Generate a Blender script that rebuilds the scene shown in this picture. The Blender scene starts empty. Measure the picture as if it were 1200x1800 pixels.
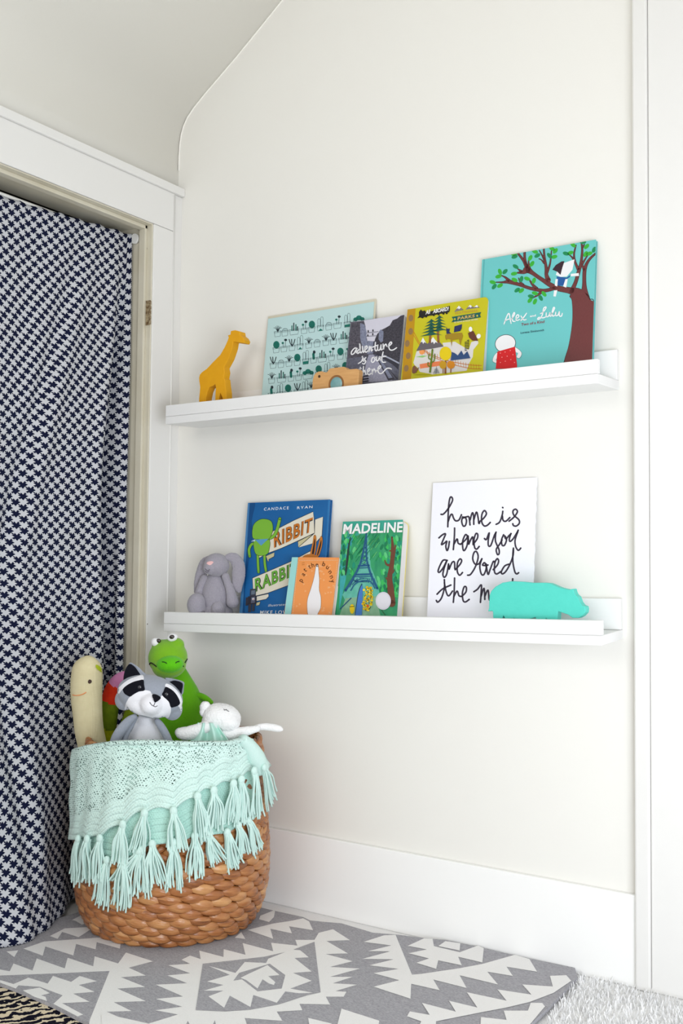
import bpy, bmesh, math, random
import numpy as np
from mathutils import Vector, Matrix
from mathutils.bvhtree import BVHTree
random.seed(7)
C = bpy.context.scene.collection
sc = bpy.context.scene

# ------------------------------------------------------------------ camera, world, lights, exposure
CAM = Vector((1.928, -2.1245, 0.8529))
YAW, PITCH, ROLL, FPX = -0.5752, 0.0471, 0.0098, 1822.3
Fv = Vector((math.sin(YAW)*math.cos(PITCH), math.cos(YAW)*math.cos(PITCH), math.sin(PITCH)))
_r = Vector((math.cos(YAW), -math.sin(YAW), 0)); _u = _r.cross(Fv)
Rv = _r*math.cos(ROLL) + _u*math.sin(ROLL)
Uv = -_r*math.sin(ROLL) + _u*math.cos(ROLL)
cd = bpy.data.cameras.new('camera'); cam = bpy.data.objects.new('camera', cd); C.objects.link(cam)
cam.matrix_world = Matrix(((Rv.x, Uv.x, -Fv.x, CAM.x), (Rv.y, Uv.y, -Fv.y, CAM.y), (Rv.z, Uv.z, -Fv.z, CAM.z), (0, 0, 0, 1)))
cd.sensor_fit = 'VERTICAL'; cd.sensor_height = 36; cd.lens = FPX*36/1800; cd.clip_start = .02
sc.camera = cam
w = bpy.data.worlds.new('world'); sc.world = w; w.use_nodes = True
w.node_tree.nodes['Background'].inputs[0].default_value = (1, .985, .95, 1)
w.node_tree.nodes['Background'].inputs[1].default_value = .60
def area(name, loc, target, sx, sy, power, col):
    l = bpy.data.lights.new(name, 'AREA'); l.shape = 'RECTANGLE'; l.size = sx; l.size_y = sy; l.energy = power; l.color = col
    o = bpy.data.objects.new(name, l); C.objects.link(o); o.location = loc
    o.rotation_euler = (Vector(target)-Vector(loc)).to_track_quat('-Z', 'Y').to_euler()
    return o
area('window_daylight', (2.5, -1.7, .58), (.65, 0, .8), 1.2, .95, 30, (.87, .92, 1))
area('far_window_daylight', (.9, -3.9, 1.95), (.6, 0, .9), 1.8, 1.0, 19, (1, .985, .965))
sc.view_settings.view_transform = 'Standard'; sc.view_settings.look = 'None'
sc.view_settings.gamma = 1; sc.view_settings.use_curve_mapping = False
sc.view_settings.exposure = 0.06

# ------------------------------------------------------------------ projection helpers (photo pixel -> point on a real plane)
def ray(px, py): return Fv + Rv*((px-600)/FPX) - Uv*((py-900)/FPX)
def onY(px, py, Y): d = ray(px, py); return CAM + d*((Y-CAM.y)/d.y)
def onX(px, py, X): d = ray(px, py); return CAM + d*((X-CAM.x)/d.x)
def onZ(px, py, Z): d = ray(px, py); return CAM + d*((Z-CAM.z)/d.z)
def at(px, py, dep): return CAM + ray(px, py)*dep
def proj(P):
    d = Vector(P)-CAM; z = d.dot(Fv); return 600+FPX*d.dot(Rv)/z, 900-FPX*d.dot(Uv)/z
def depth(P): return (Vector(P)-CAM).dot(Fv)

# ------------------------------------------------------------------ materials
MATS = {}
def lin(c): return tuple((x/12.92 if x <= .04045 else ((x+.055)/1.055)**2.4) for x in c)
def hexc(r, g, b): return lin((r/255, g/255, b/255)) + (1,)
def mat(name, rgb, rough=.55, noise=0, nscale=30, bump=0, bscale=200, spec=.4, rgb2=None, stretch=(1, 1, 1), coord='Object', sheen=0):
    if name in MATS: return MATS[name]
    m = bpy.data.materials.new(name); m.use_nodes = True; nt = m.node_tree; b = nt.nodes['Principled BSDF']
    b.inputs['Base Color'].default_value = hexc(*rgb); b.inputs['Roughness'].default_value = rough
    b.inputs['Specular IOR Level'].default_value = spec
    if sheen: b.inputs['Sheen Weight'].default_value = sheen
    if noise or bump:
        tc = nt.nodes.new('ShaderNodeTexCoord'); mp = nt.nodes.new('ShaderNodeMapping'); mp.inputs['Scale'].default_value = stretch
        nt.links.new(tc.outputs[coord], mp.inputs[0])
    if noise:
        n = nt.nodes.new('ShaderNodeTexNoise'); n.inputs['Scale'].default_value = nscale; n.inputs['Detail'].default_value = 5
        nt.links.new(mp.outputs[0], n.inputs[0])
        r = nt.nodes.new('ShaderNodeValToRGB'); c2 = rgb2 or tuple(max(0, x-30) for x in rgb)
        r.color_ramp.elements[0].position = .5-.5*noise; r.color_ramp.elements[1].position = .5+.5*noise
        r.color_ramp.elements[0].color = hexc(*c2); r.color_ramp.elements[1].color = hexc(*rgb)
        nt.links.new(n.outputs[0], r.inputs[0]); nt.links.new(r.outputs[0], b.inputs['Base Color'])
    if bump:
        n = nt.nodes.new('ShaderNodeTexNoise'); n.inputs['Scale'].default_value = bscale; n.inputs['Detail'].default_value = 4
        nt.links.new(mp.outputs[0], n.inputs[0])
        bp = nt.nodes.new('ShaderNodeBump'); bp.inputs['Strength'].default_value = bump; bp.inputs['Distance'].default_value = .002
        nt.links.new(n.outputs[0], bp.inputs['Height']); nt.links.new(bp.outputs[0], b.inputs['Normal'])
    MATS[name] = m; return m
def ink(rgb): return mat('ink_%02x%02x%02x' % tuple(rgb), tuple(c*.95 for c in rgb), .5, spec=.3)

# ------------------------------------------------------------------ object helpers
ORG = {}
def thing(name, loc, label, cat, group=None):
    o = bpy.data.objects.new(name, None); C.objects.link(o); o.location = loc; o.empty_display_size = .05
    o['label'] = label; o['category'] = cat
    if group: o['group'] = group
    ORG[o] = Vector(loc); return o
def obj(name, bm, mats, parent=None, origin=None, smooth=False):
    """link bm (world coordinates) as ONE mesh object"""
    org = ORG[parent] if parent else Vector(origin or (0, 0, 0))
    bmesh.ops.translate(bm, verts=bm.verts, vec=-org)
    me = bpy.data.meshes.new(name); bm.to_mesh(me); bm.free()
    for m in (mats if isinstance(mats, (list, tuple)) else [mats]): me.materials.append(m)
    if smooth:
        for p in me.polygons: p.use_smooth = True
    o = bpy.data.objects.new(name, me); C.objects.link(o)
    if parent: o.parent = parent
    else: o.location = org
    ORG[o] = org; return o
def tag(o, label, cat, group=None, kind=None):
    o['label'] = label; o['category'] = cat
    if group: o['group'] = group
    if kind: o['kind'] = kind
    return o
def struct(name, bm, mats, parent=None, label=None, smooth=False):
    o = obj(name, bm, mats, parent, smooth=smooth)
    if not parent: o['kind'] = 'structure'
    if label: o['label'] = label
    return o
def bevel(o, wd=.0015, seg=2):
    m = o.modifiers.new('bevel', 'BEVEL'); m.width = wd; m.segments = seg; m.limit_method = 'ANGLE'; m.angle_limit = math.radians(40); return o
def add_box(bm, a, b, f=None):
    vs = [bm.verts.new((x, y, z)) for x in (a[0], b[0]) for y in (a[1], b[1]) for z in (a[2], b[2])]
    if f:
        for v in vs: v.co = f(v.co)
    for q in ((0, 1, 3, 2), (4, 6, 7, 5), (0, 4, 5, 1), (2, 3, 7, 6), (0, 2, 6, 4), (1, 5, 7, 3)): bm.faces.new([vs[i] for i in q])
    bmesh.ops.recalc_face_normals(bm, faces=bm.faces[:]); return vs
def box(a, b, f=None): bm = bmesh.new(); add_box(bm, a, b, f); return bm
def add_prism(bm, outline, conv, z0, z1):
    lo = [bm.verts.new(conv(p[0], p[1], z0)) for p in outline]; hi = [bm.verts.new(conv(p[0], p[1], z1)) for p in outline]
    n = len(lo); fs = [bm.faces.new(hi), bm.faces.new(lo[::-1])]
    for i in range(n): fs.append(bm.faces.new((lo[i], lo[(i+1) % n], hi[(i+1) % n], hi[i])))
    bmesh.ops.recalc_face_normals(bm, faces=fs); return fs
def add_ell(bm, c, ax, rad, seg=32, rings=20, mi=0):
    c = Vector(c)
    r = bmesh.ops.create_uvsphere(bm, u_segments=seg, v_segments=rings, radius=1)
    for v in r['verts']: v.co = c + ax[0]*(v.co.x*rad[0]) + ax[1]*(v.co.y*rad[1]) + ax[2]*(v.co.z*rad[2])
    for v in r['verts']:
        for f in v.link_faces: f.material_index = mi
    return r['verts']
def axes(ang=0):   # viewer-facing frame turned by ang (degrees, counter-clockwise) : right, towards back, up
    a = math.radians(ang); return (Rv*math.cos(a)+Uv*math.sin(a), Fv, Uv*math.cos(a)-Rv*math.sin(a))
def pell(bm, px, py, dep, rx, ry, rz=None, ang=0, **k):   # ellipsoid given in photo pixels at a depth
    s = dep/FPX; return add_ell(bm, at(px, py, dep), axes(ang), (rx*s, (rz if rz is not None else min(rx, ry))*s, ry*s), **k)
def catmull(pts, n=6, closed=False):
    P = [np.array(p, float) for p in pts]
    if len(P) < 3 and not closed: return [tuple(p) for p in P]
    out = []; N = len(P)
    rng = range(N if closed else N-1)
    for i in rng:
        g = (lambda j: P[j % N]) if closed else (lambda j: P[min(max(j, 0), N-1)])
        p0, p1, p2, p3 = g(i-1), g(i), g(i+1), g(i+2)
        for k in range(n):
            t = k/n; out.append(tuple(.5*((2*p1)+(-p0+p2)*t+(2*p0-5*p1+4*p2-p3)*t*t+(-p0+3*p1-3*p2+p3)*t**3)))
    if not closed: out.append(tuple(P[-1]))
    return out
def add_tube(bm, pts, rad, seg=8, mi=0, cap=True):
    pts = [Vector(p) for p in pts]; n = len(pts); R = rad if isinstance(rad, (list, tuple)) else [rad]*n
    rings = []; ref = None
    for i, p in enumerate(pts):
        t = (pts[min(i+1, n-1)]-pts[max(i-1, 0)]).normalized()
        if ref is None: ref = t.orthogonal().normalized()
        ref = (ref - t*ref.dot(t)).normalized(); b = t.cross(ref)
        rings.append([bm.verts.new(p+(ref*math.cos(2*math.pi*k/seg)+b*math.sin(2*math.pi*k/seg))*R[i]) for k in range(seg)])
    for a, b in zip(rings, rings[1:]):
        for k in range(seg):
            f = bm.faces.new((a[k], a[(k+1) % seg], b[(k+1) % seg], b[k])); f.material_index = mi; f.smooth = True
    if cap:
        for rg in (rings[0][::-1], rings[-1]): f = bm.faces.new(rg); f.material_index = mi
    return rings
def remesh(bm, voxel, smooth=6, fuzz=0):
    """fuse overlapping closed shapes into one continuous surface"""
    me = bpy.data.meshes.new('tmp'); bm.to_mesh(me); bm.free()
    o = bpy.data.objects.new('tmp', me); C.objects.link(o)
    m = o.modifiers.new('r', 'REMESH'); m.mode = 'VOXEL'; m.voxel_size = voxel
    s = o.modifiers.new('s', 'SMOOTH'); s.iterations = smooth; s.factor = .5
    dg = bpy.context.evaluated_depsgraph_get(); dg.update()
    me2 = bpy.data.meshes.new_from_object(o.evaluated_get(dg))
    bpy.data.objects.remove(o); bpy.data.meshes.remove(me)
    b = bmesh.new(); b.from_mesh(me2); bpy.data.meshes.remove(me2)
    if fuzz:
        b.normal_update()
        for v in b.verts: v.co += v.normal*random.uniform(-fuzz, fuzz)
    return b
def text_mesh(body, bold=0.0, space=1.0):
    cu = bpy.data.curves.new('t', 'FONT'); cu.body = body; cu.offset = bold; cu.space_character = space; cu.resolution_u = 3
    o = bpy.data.objects.new('t', cu); C.objects.link(o)
    dg = bpy.context.evaluated_depsgraph_get(); dg.update()
    me = bpy.data.meshes.new_from_object(o.evaluated_get(dg))
    V = [tuple(v.co) for v in me.vertices]; Fc = [tuple(p.vertices) for p in me.polygons]
    bpy.data.objects.remove(o); bpy.data.curves.remove(cu); bpy.data.meshes.remove(me)
    return V, Fc

class Art:
    """flat printed artwork lying on a real plane: P0 + u*a + v*b, normal n; traced in photo pixels through a zoom window"""
    EPS = 4e-5
    def __init__(s, P0, u, v, n):
        s.P0, s.u, s.v, s.n = Vector(P0), u.normalized(), v.normalized(), n.normalized()
        s.bm = bmesh.new(); s.mats = []; s.layer = 1; s.win = (0, 0, 1)
    def view(s, x0, y0, k): s.win = (x0, y0, k)
    def px(s, X, Y): return s.win[0]+X/s.win[2], s.win[1]+Y/s.win[2]
    def uv(s, X, Y):
        x, y = s.px(X, Y); d = ray(x, y); t = (s.P0-CAM).dot(s.n)/d.dot(s.n); q = CAM+d*t-s.P0
        return q.dot(s.u), q.dot(s.v)
    def mi(s, c):
        m = c if isinstance(c, bpy.types.Material) else ink(c)
        if m not in s.mats: s.mats.append(m)
        return s.mats.index(m)
    def raw(s, pts, faces, c, up=True):
        k = s.mi(c); z = s.layer*s.EPS
        vs = [s.bm.verts.new((a, b, z)) for a, b in pts]
        for f in faces:
            try: fc = s.bm.faces.new([vs[i] for i in f]); fc.material_index = k
            except ValueError: pass
        if up: s.layer += 1
    def poly(s, pts, c, smooth=0, up=True):
        if smooth: pts = catmull(pts, smooth, True)
        s.raw([s.uv(*p) for p in pts], [tuple(range(len(pts)))], c, up)
    def ell(s, x, y, rx, ry, c, ang=0, up=True, n=20):
        a = math.radians(ang); P = []
        for i in range(n):
            t = 2*math.pi*i/n; X, Y = rx*math.cos(t), ry*math.sin(t); P.append((x+X*math.cos(a)-Y*math.sin(a), y+X*math.sin(a)+Y*math.cos(a)))
        s.poly(P, c, up=up)
    def stroke(s, pts, wd, c, n=5, closed=False, up=True):
        W = None
        if len(pts[0]) == 3: P = catmull(pts, n, closed); W = [p[2] for p in P]; P = [p[:2] for p in P]
        else: P = catmull(pts, n, closed)
        P = [np.array(p) for p in P]
        if closed: P.append(P[0])
        L, Rr, N = [], [], len(P)
        for i in range(N):
            a = P[max(i-1, 0)]; b = P[min(i+1, N-1)]
            if closed: a = P[(i-1) % (N-1)]; b = P[(i+1) % (N-1)]
            t = b-a; t = t/(np.linalg.norm(t)+1e-9); nn = np.array((-t[1], t[0])); h = (W[i] if W else wd)/2
            L.append(tuple(P[i]+nn*h)); Rr.append(tuple(P[i]-nn*h))
        pts2 = [s.uv(*p) for p in L+Rr]
        s.raw(pts2, [(i, i+1, N+i+1, N+i) for i in range(N-1)], c, False)
        if not W or min(W[0], W[-1]) > 8:
            for e in (0, N-1):
                h = (W[e] if W else wd)/2; s.ell(P[e][0], P[e][1], h, h, c, up=False, n=10)
        if up: s.layer += 1
    def text(s, body, bl, br, tr, tl, c, bold=0.0, space=1.0, up=True):
        V, Fc = text_mesh(body, bold, space)
        xs = [v[0] for v in V]; ys = [v[1] for v in V]; x0, x1, y0, y1 = min(xs), max(xs), min(ys), max(ys)
        bl, br, tr, tl = map(np.array, (bl, br, tr, tl)); out = []
        for v in V:
            a = (v[0]-x0)/(x1-x0+1e-9); b = (v[1]-y0)/(y1-y0+1e-9)
            out.append(s.uv(*((bl*(1-a)+br*a)*(1-b)+(tl*(1-a)+tr*a)*b)))
        s.raw(out, Fc, c, up)
    def clip(s, a0, a1, b0, b1):
        for co, no in (((a0, 0, 0), (-1, 0, 0)), ((a1, 0, 0), (1, 0, 0)), ((0, b0, 0), (0, -1, 0)), ((0, b1, 0), (0, 1, 0))):
            bmesh.ops.bisect_plane(s.bm, geom=s.bm.verts[:]+s.bm.edges[:]+s.bm.faces[:], plane_co=co, plane_no=no, clear_outer=True)
    def world(s): return lambda a, b, c: s.P0+s.u*a+s.v*b+s.n*c
    def merge(s, bm):
        """art faces, oriented to the front, appended to bm (bm's own materials come first)"""
        base = len(s.base_mats); Wd = s.world(); mp = {}
        for f in s.bm.faces:
            f.normal_update(); vs = list(f.verts)
            if f.normal.z < 0: vs = vs[::-1]
            nv = []
            for v in vs:
                if v not in mp: mp[v] = bm.verts.new(Wd(*v.co))
                nv.append(mp[v])
            try: nf = bm.faces.new(nv); nf.material_index = base+f.material_index
            except ValueError: pass
        s.bm.free(); return s.base_mats+s.mats

# ------------------------------------------------------------------ the room
M_wall = mat('cream_wall_paint', (236, 235, 229), .7, noise=.9, nscale=6, rgb2=(235, 233, 227), bump=.06, bscale=140)
M_base = mat('brightened_trim_paint', (246, 246, 244), .4)  # trim white made brighter: stronger light put into the baseboard colour
M_trim = mat('white_gloss_paint', (230, 229, 226), .38, bump=.03, bscale=60)
M_ivory = mat('worn_ivory_paint', (218, 213, 196), .45, noise=.5, nscale=9, rgb2=(206, 199, 178), bump=.05, bscale=50)
M_ceil = mat('cream_ceiling_paint', (248, 246, 239), .75, bump=.05, bscale=120)
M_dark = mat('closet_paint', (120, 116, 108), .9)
M_floor = mat('white_carpet', (252, 252, 252), .9, noise=.6, nscale=220, rgb2=(246, 246, 246), bump=.9, bscale=420)
struct('floor', box((-1.2, -4.2, -.05), (3.2, .02, 0)), M_floor)
struct('wall_back', box((-.12, 0, -.05), (3.2, .1, 3.0)), M_wall)
OY0, OY1, OZ = -.113, -.93, 1.747            # door opening: right jamb, left jamb, head
bm = bmesh.new()
add_box(bm, (-.12, OY0, 0), (0, 0, OZ)); add_box(bm, (-.12, -4.2, 0), (0, OY1, OZ)); add_box(bm, (-.12, -4.2, OZ), (0, 0, 2.0))
struct('wall_left', bm, M_wall)
prof = [(.0008, 1.872), (.0008, 1.93), (.001, 1.975), (.003, 2.005), (.0075, 2.030), (.015, 2.052), (.029, 2.074), (.0516, 2.096), (.09, 2.125), (.14, 2.159), (.209, 2.207), (.34, 2.305), (.60, 2.50), (1.0, 2.78), (1.25, 2.92), (1.5, 2.98), (3.2, 2.99)]
bm = bmesh.new(); rows = []
for x, z in prof: rows.append([bm.verts.new((x, y, z)) for y in (.0, -4.2)])
for a, b in zip(rows, rows[1:]): bm.faces.new((a[0], b[0], b[1], a[1])).smooth = True
o = struct('ceiling', bm, M_ceil)
m = o.modifiers.new('solid', 'SOLIDIFY'); m.thickness = .06; m.offset = -1
# raised plaster line where the sloped ceiling meets the back wall
bm = bmesh.new(); add_tube(bm, [(x+.002, -.0012, z-.0005) for x, z in prof[1:14]], .0022, 6); struct('trim_1', bm, M_ceil)
# closet behind the curtain
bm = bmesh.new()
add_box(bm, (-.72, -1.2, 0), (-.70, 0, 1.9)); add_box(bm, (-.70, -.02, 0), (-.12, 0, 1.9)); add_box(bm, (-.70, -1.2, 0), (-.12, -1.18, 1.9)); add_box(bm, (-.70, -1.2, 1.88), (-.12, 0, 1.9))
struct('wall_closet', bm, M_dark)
# door casing: head board, cap moulding, side boards
bm = bmesh.new()
add_box(bm, (0, -1.02, OZ), (.02, -.033, 1.851)); add_box(bm, (0, OY0, 0), (.02, -.033, OZ-.001)); add_box(bm, (0, -1.02, 0), (.02, OY1, OZ-.001))
o = bevel(struct('trim_2', bm, M_trim, label='white painted casing boards around the curtained doorway'), .002)
bm = bmesh.new(); add_box(bm, (0, -1.04, 1.851), (.027, -.0, 1.874)); bevel(struct('trim_3', bm, M_trim), .003)
bm = bmesh.new(); add_box(bm, (0, -.0325, 0), (.016, 0, 1.850)); add_tube(bm, [(.0195, -.0355, .02), (.0195, -.0355, 1.846)], .003, 8)
struct('trim_4', bm, M_trim)
# jamb and door stop inside the opening, hinge leaf left on the jamb
bm = bmesh.new(); JT = t = .004
add_box(bm, (-.118, OY0-t, 0), (.017, OY0, OZ)); add_box(bm, (-.118, OY1, 0), (.017, OY1+t, OZ)); add_box(bm, (-.118, OY1, OZ-t), (.017, OY0, OZ-.0005))
add_box(bm, (-.022, OY0-t-.009, 0), (.000, OY0-t, OZ-t)); add_box(bm, (-.022, OY1+t, 0), (.000, OY1+t+.009, OZ-t)); add_box(bm, (-.022, OY1+t, OZ-t-.010), (.000, OY0-t, OZ-t))
jamb = bevel(struct('trim_5', bm, M_ivory, label='ivory door jamb with chipped paint around the curtain'), .0015)
M_hinge = mat('rusty_painted_steel', (176, 160, 128), .5, noise=.35, nscale=120, rgb2=(98, 72, 40), bump=.4, bscale=150)
hz = [onY(265, 528, OY0-t), onY(264, 571, OY0-t)]
bm = bmesh.new(); add_box(bm, (.0015, OY0-t-.0025, hz[1].z), (.0165, OY0-t+.001, hz[0].z))
for zz in np.linspace(hz[1].z, hz[0].z, 6)[:-1]: add_tube(bm, [(.0165, OY0-t-.002, zz+.002), (.0165, OY0-t-.002, zz+.011)], .0028, 8)
struct('hinge', bm, M_hinge, jamb, 'rusty paint-chipped hinge leaf')
bm = bmesh.new()
for x, y in ((258, 421), (258, 437), (257, 447)):
    P = onY(x, y, OY0-t-.0002); add_ell(bm, P, (Vector((1, 0, 0)), Vector((0, 1, 0)), Vector((0, 0, 1))), (.0012, .0006, .0035), 8, 6)
P = onX(259, 1097, .0200); add_ell(bm, (.0201, P.y, P.z), (Vector((1, 0, 0)), Vector((0, 1, 0)), Vector((0, 0, 1))), (.0006, .0014, .002), 8, 6)
struct('paint_chip', bm, ink((96, 84, 50)), jamb, 'dark chips in the old paint')
# baseboard and the casing at the right end of the back wall
bm = bmesh.new(); add_box(bm, (.0, -.013, 0), (1.276, 0, .1838)); bevel(struct('baseboard_back', bm, M_base), .0025)
bm = bmesh.new(); add_box(bm, (1.2756, -.021, 0), (1.3068, 0, 3.0)); bevel(struct('trim_6', bm, M_trim), .004)
bm = bmesh.new(); add_box(bm, (1.3072, -.016, 0), (2.4, 0, 3.0)); bevel(struct('trim_7', bm, M_trim), .003)

# ------------------------------------------------------------------ curtain
def ss(a, b, x): t = min(max((x-a)/(b-a), 0), 1); return t*t*(3-2*t)
def houndstooth():
    m = bpy.data.materials.new('houndstooth_cotton'); m.use_nodes = True; nt = m.node_tree; N = nt.nodes; Lk = nt.links; b = N['Principled BSDF']
    uv = N.new('ShaderNodeUVMap'); sep = N.new('ShaderNodeSeparateXYZ'); Lk.new(uv.outputs[0], sep.inputs[0])
    def mth(op, a, c=None):
        n = N.new('ShaderNodeMath'); n.operation = op
        for i, x in enumerate((a, c)):
            if x is None: continue
            if isinstance(x, (int, float)): n.inputs[i].default_value = x
            else: Lk.new(x, n.inputs[i])
        return n.outputs[0]
    u = mth('MULTIPLY', sep.outputs[0], 1/.0345); v_ = mth('MULTIPLY', sep.outputs[1], 1/.0285)
    def zig(x, ph): return mth('MULTIPLY', mth('SUBTRACT', mth('PINGPONG', mth('ADD', mth('MULTIPLY', x, 4), ph), .5), .25), .37)
    cu_ = mth('LESS_THAN', mth('FRACT', mth('ADD', u, zig(v_, .5))), .5); cv_ = mth('LESS_THAN', mth('FRACT', mth('ADD', v_, zig(u, .5))), .5)
    v = mth('ABSOLUTE', mth('SUBTRACT', cu_, cv_))
    mx = N.new('ShaderNodeMixRGB'); mx.inputs[1].default_value = hexc(197, 199, 204); mx.inputs[2].default_value = hexc(13, 20, 50); Lk.new(v, mx.inputs[0])
    Lk.new(mx.outputs[0], b.inputs['Base Color']); b.inputs['Roughness'].default_value = .85; b.inputs['Specular IOR Level'].default_value = .15
    n = N.new('ShaderNodeTexNoise'); n.inputs['Scale'].default_value = 900; bp = N.new('ShaderNodeBump'); bp.inputs['Strength'].default_value = .3; bp.inputs['Distance'].default_value = .001
    Lk.new(n.outputs[0], bp.inputs['Height']); Lk.new(bp.outputs[0], b.inputs['Normal'])
    return m
M_hound = houndstooth()
def fold(y, z):
    """sideways wave of the cloth; deep folds sit near the right edge, wandering as they fall"""
    d = (1.74-z)
    a = .35+.65*ss(0, .5, d); f = 0
    yl = -.172-.038*ss(.1, .75, d); yr = -.128; t = (y-yl)/(yr-yl); dp = .105*ss(.08, .6, d)*(1-.5*ss(1.2, 1.7, d))
    if 0 < t < 1: f -= dp*(ss(0, .22, t) if t < .22 else 1-ss(.5, 1, t))
    f += .010*a*math.exp(-((y-yl+.016)/.018)**2)+.006*a*math.exp(-((y-yr-.010)/.014)**2)
    for y0, dr, am, wd in ((-.283, -.26, .014, .024), (-.255, -.24, -.012, .030), (-.46, -.04, .008, .05), (-.62, -.03, .016, .05), (-.78, .02, .016, .05)):
        c = y0+dr*min(d, .9); f -= am*math.exp(-((y-c)/wd)**2)*a
    return f
NY, NZ = 260, 150
bm = bmesh.new(); uvl = bm.loops.layers.uv.new('UVMap'); grid = []; uvg = []
for j in range(NZ+1):
    t = j/NZ; row = []; ur = []; L = 0; prev = None
    for i in range(NY+1):
        s = i/NY
        y = -.120-.80*s
        ztop = 1.727-.024*s/.55*(1 if s < .55 else .55/s) - .004*abs(math.sin(s*40))
        z = ztop*(1-t)+.0145*t
        fl = ss(.60, .0, z)*(.015+.115*ss(-.27, -.52, y)) + .020*ss(.10, .0, z)*ss(-.3, -.5, y)
        x = -.052+fold(y, z)*(1-.4*ss(.5, 0, z))+fl+.012*math.sin(s*26+z*5)*ss(.30, .03, z)*ss(-.28, -.42, y)
        yy = y+.014*math.sin(z*4.0)*ss(1.7, .8, z)*(.2 if s < .02 else 1) - (.004+.01*ss(1.5, .2, z))*(s < .02)
        if z < .4: yy -= .05*ss(.4, 0, z)*ss(-.3, -.5, y)*0
        x = max(x, -.17); P = Vector((x, yy, z)); row.append(bm.verts.new(P))
        if prev is not None: L += (P-prev).length
        prev = P; ur.append(L)
    grid.append(row); uvg.append(ur)
for j in range(NZ):
    for i in range(NY):
        f = bm.faces.new((grid[j][i], grid[j+1][i], grid[j+1][i+1], grid[j][i+1])); f.smooth = True
        for lp, (jj, ii) in zip(f.loops, ((j, i), (j+1, i), (j+1, i+1), (j, i+1))): lp[uvl].uv = (uvg[0][ii]*.12+uvg[jj][ii]*.88, 1.75*(1-jj/NZ))
cur = obj('curtain', bm, M_hound, origin=(0, -.5, 0), smooth=True)
tag(cur, 'navy and white houndstooth curtain hanging in the doorway', 'curtain')
m = cur.modifiers.new('solid', 'SOLIDIFY'); m.thickness = .0015
M_rod = mat('white_enamel', (232, 232, 228), .3)
rodP = onY(246, 418, OY0-JT-.005)
bm = bmesh.new(); zr = rodP.z
add_tube(bm, [(-.060, OY1+JT+.001, zr-.004), (-.060, OY0-JT-.001, zr-.004)], .005, 12)
rod = thing('curtain_rod', (-.060, -.5, zr), 'white tension rod holding the houndstooth curtain across the doorway', 'curtain rod')
obj('rod', bm, M_rod, rod, smooth=True)
for y0, y1 in ((OY0-JT-.0002, OY0-JT-.009), (OY1+JT+.0002, OY1+JT+.009)):
    bm = bmesh.new(); add_tube(bm, [(-.040, y0, zr), (-.040, y1, zr)], .0135, 20); obj('end_cap', bm, M_rod, rod)

# ------------------------------------------------------------------ picture ledges
LEN, LD, HF, HB, BT, PT = 1.15, .1322, .0492, .0843, .0200, .0135
LEDGE = {'u': (.0903, 1.2071, .0079, .0424), 'l': (.0967, .6737, .0204, .0424)}
def ledge_f(k):
    x0, z0, tl, sg = LEDGE[k]
    return lambda c: Vector((x0+c[0], -(c[1]*math.cos(sg)-c[2]*math.sin(sg)*.0)-.0001-.003*0, z0+c[2]-c[1]*math.sin(sg)+tl*c[0]))
def floor_z(k, x, y):
    x0, z0, tl, sg = LEDGE[k]; return z0+BT-abs(y)*math.sin(sg)+tl*(x-x0)
M_ledge = mat('white_lacquer', (238, 238, 237), .35, bump=.02, bscale=40)
for k, lab in (('u', 'upper white picture ledge with the giraffe and tree-cover book on it'), ('l', 'lower white picture ledge with the plush bunny and hippo on it')):
    f = ledge_f(k); x0, z0, tl, sg = LEDGE[k]
    r = thing('picture_ledge', (x0+LEN/2, 0, z0), lab, 'shelf', 'white picture ledges')
    bevel(obj('back_panel', box((0, 0, BT), (LEN, PT, HB), f), M_ledge, r), .0015)
    bevel(obj('shelf_board', box((0, 0, 0), (LEN, LD, BT-.0004), f), M_ledge, r), .0012)
    bevel(obj('front_lip', box((0, LD-PT, BT), (LEN, LD, HF), f), M_ledge, r), .0012)

# ------------------------------------------------------------------ books and prints
BOOKS = {}
def book(k, name, label, cat, TL, TR, yt, yb, thick, base, group=None):
    """frame of a cover leaning on a ledge: photo corners of its top edge on the leaning plane"""
    a = onY(*TL, yt); b = onY(*TR, yt)
    u = (b-a); W = u.length; u = u/W
    if abs(u.z) > .016: u = Vector((u.x, 0, math.copysign(.016, u.z))).normalized()
    zb = min(floor_z(k, a.x, yb), floor_z(k, b.x, yb))
    zb = max(floor_z(k, a.x, yb), floor_z(k, b.x, yb)) + .001
    dn = Vector((0, yb-yt, zb-a.z)); dn = dn-u*dn.dot(u); H = dn.length; v = -dn/H; n = u.cross(v)
    if n.y > 0: n = -n
    P0 = a-v*H; root = thing(name, P0, label, cat, group)
    art = Art(P0, u, v, n); art.W, art.H, art.T, art.root = W, H, thick, root; art.base_mats = [base]
    return art
def rr(W, H, r, n=6, left=False):
    o = []
    cs = [(W-r, r, -90), (W-r, H-r, 0)] + ([(r, H-r, 90), (r, r, 180)] if left else [])
    for cx, cy, a0 in cs:
        for i in range(n+1): a = math.radians(a0+90*i/n); o.append((cx+r*math.cos(a), cy+r*math.sin(a)))
    if not left: o += [(0, H), (0, 0)]
    return o
M_page = mat('page_edges', (236, 233, 226), .8, noise=.5, nscale=260, rgb2=(214, 210, 202), stretch=(.05, 6, .05))
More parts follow.
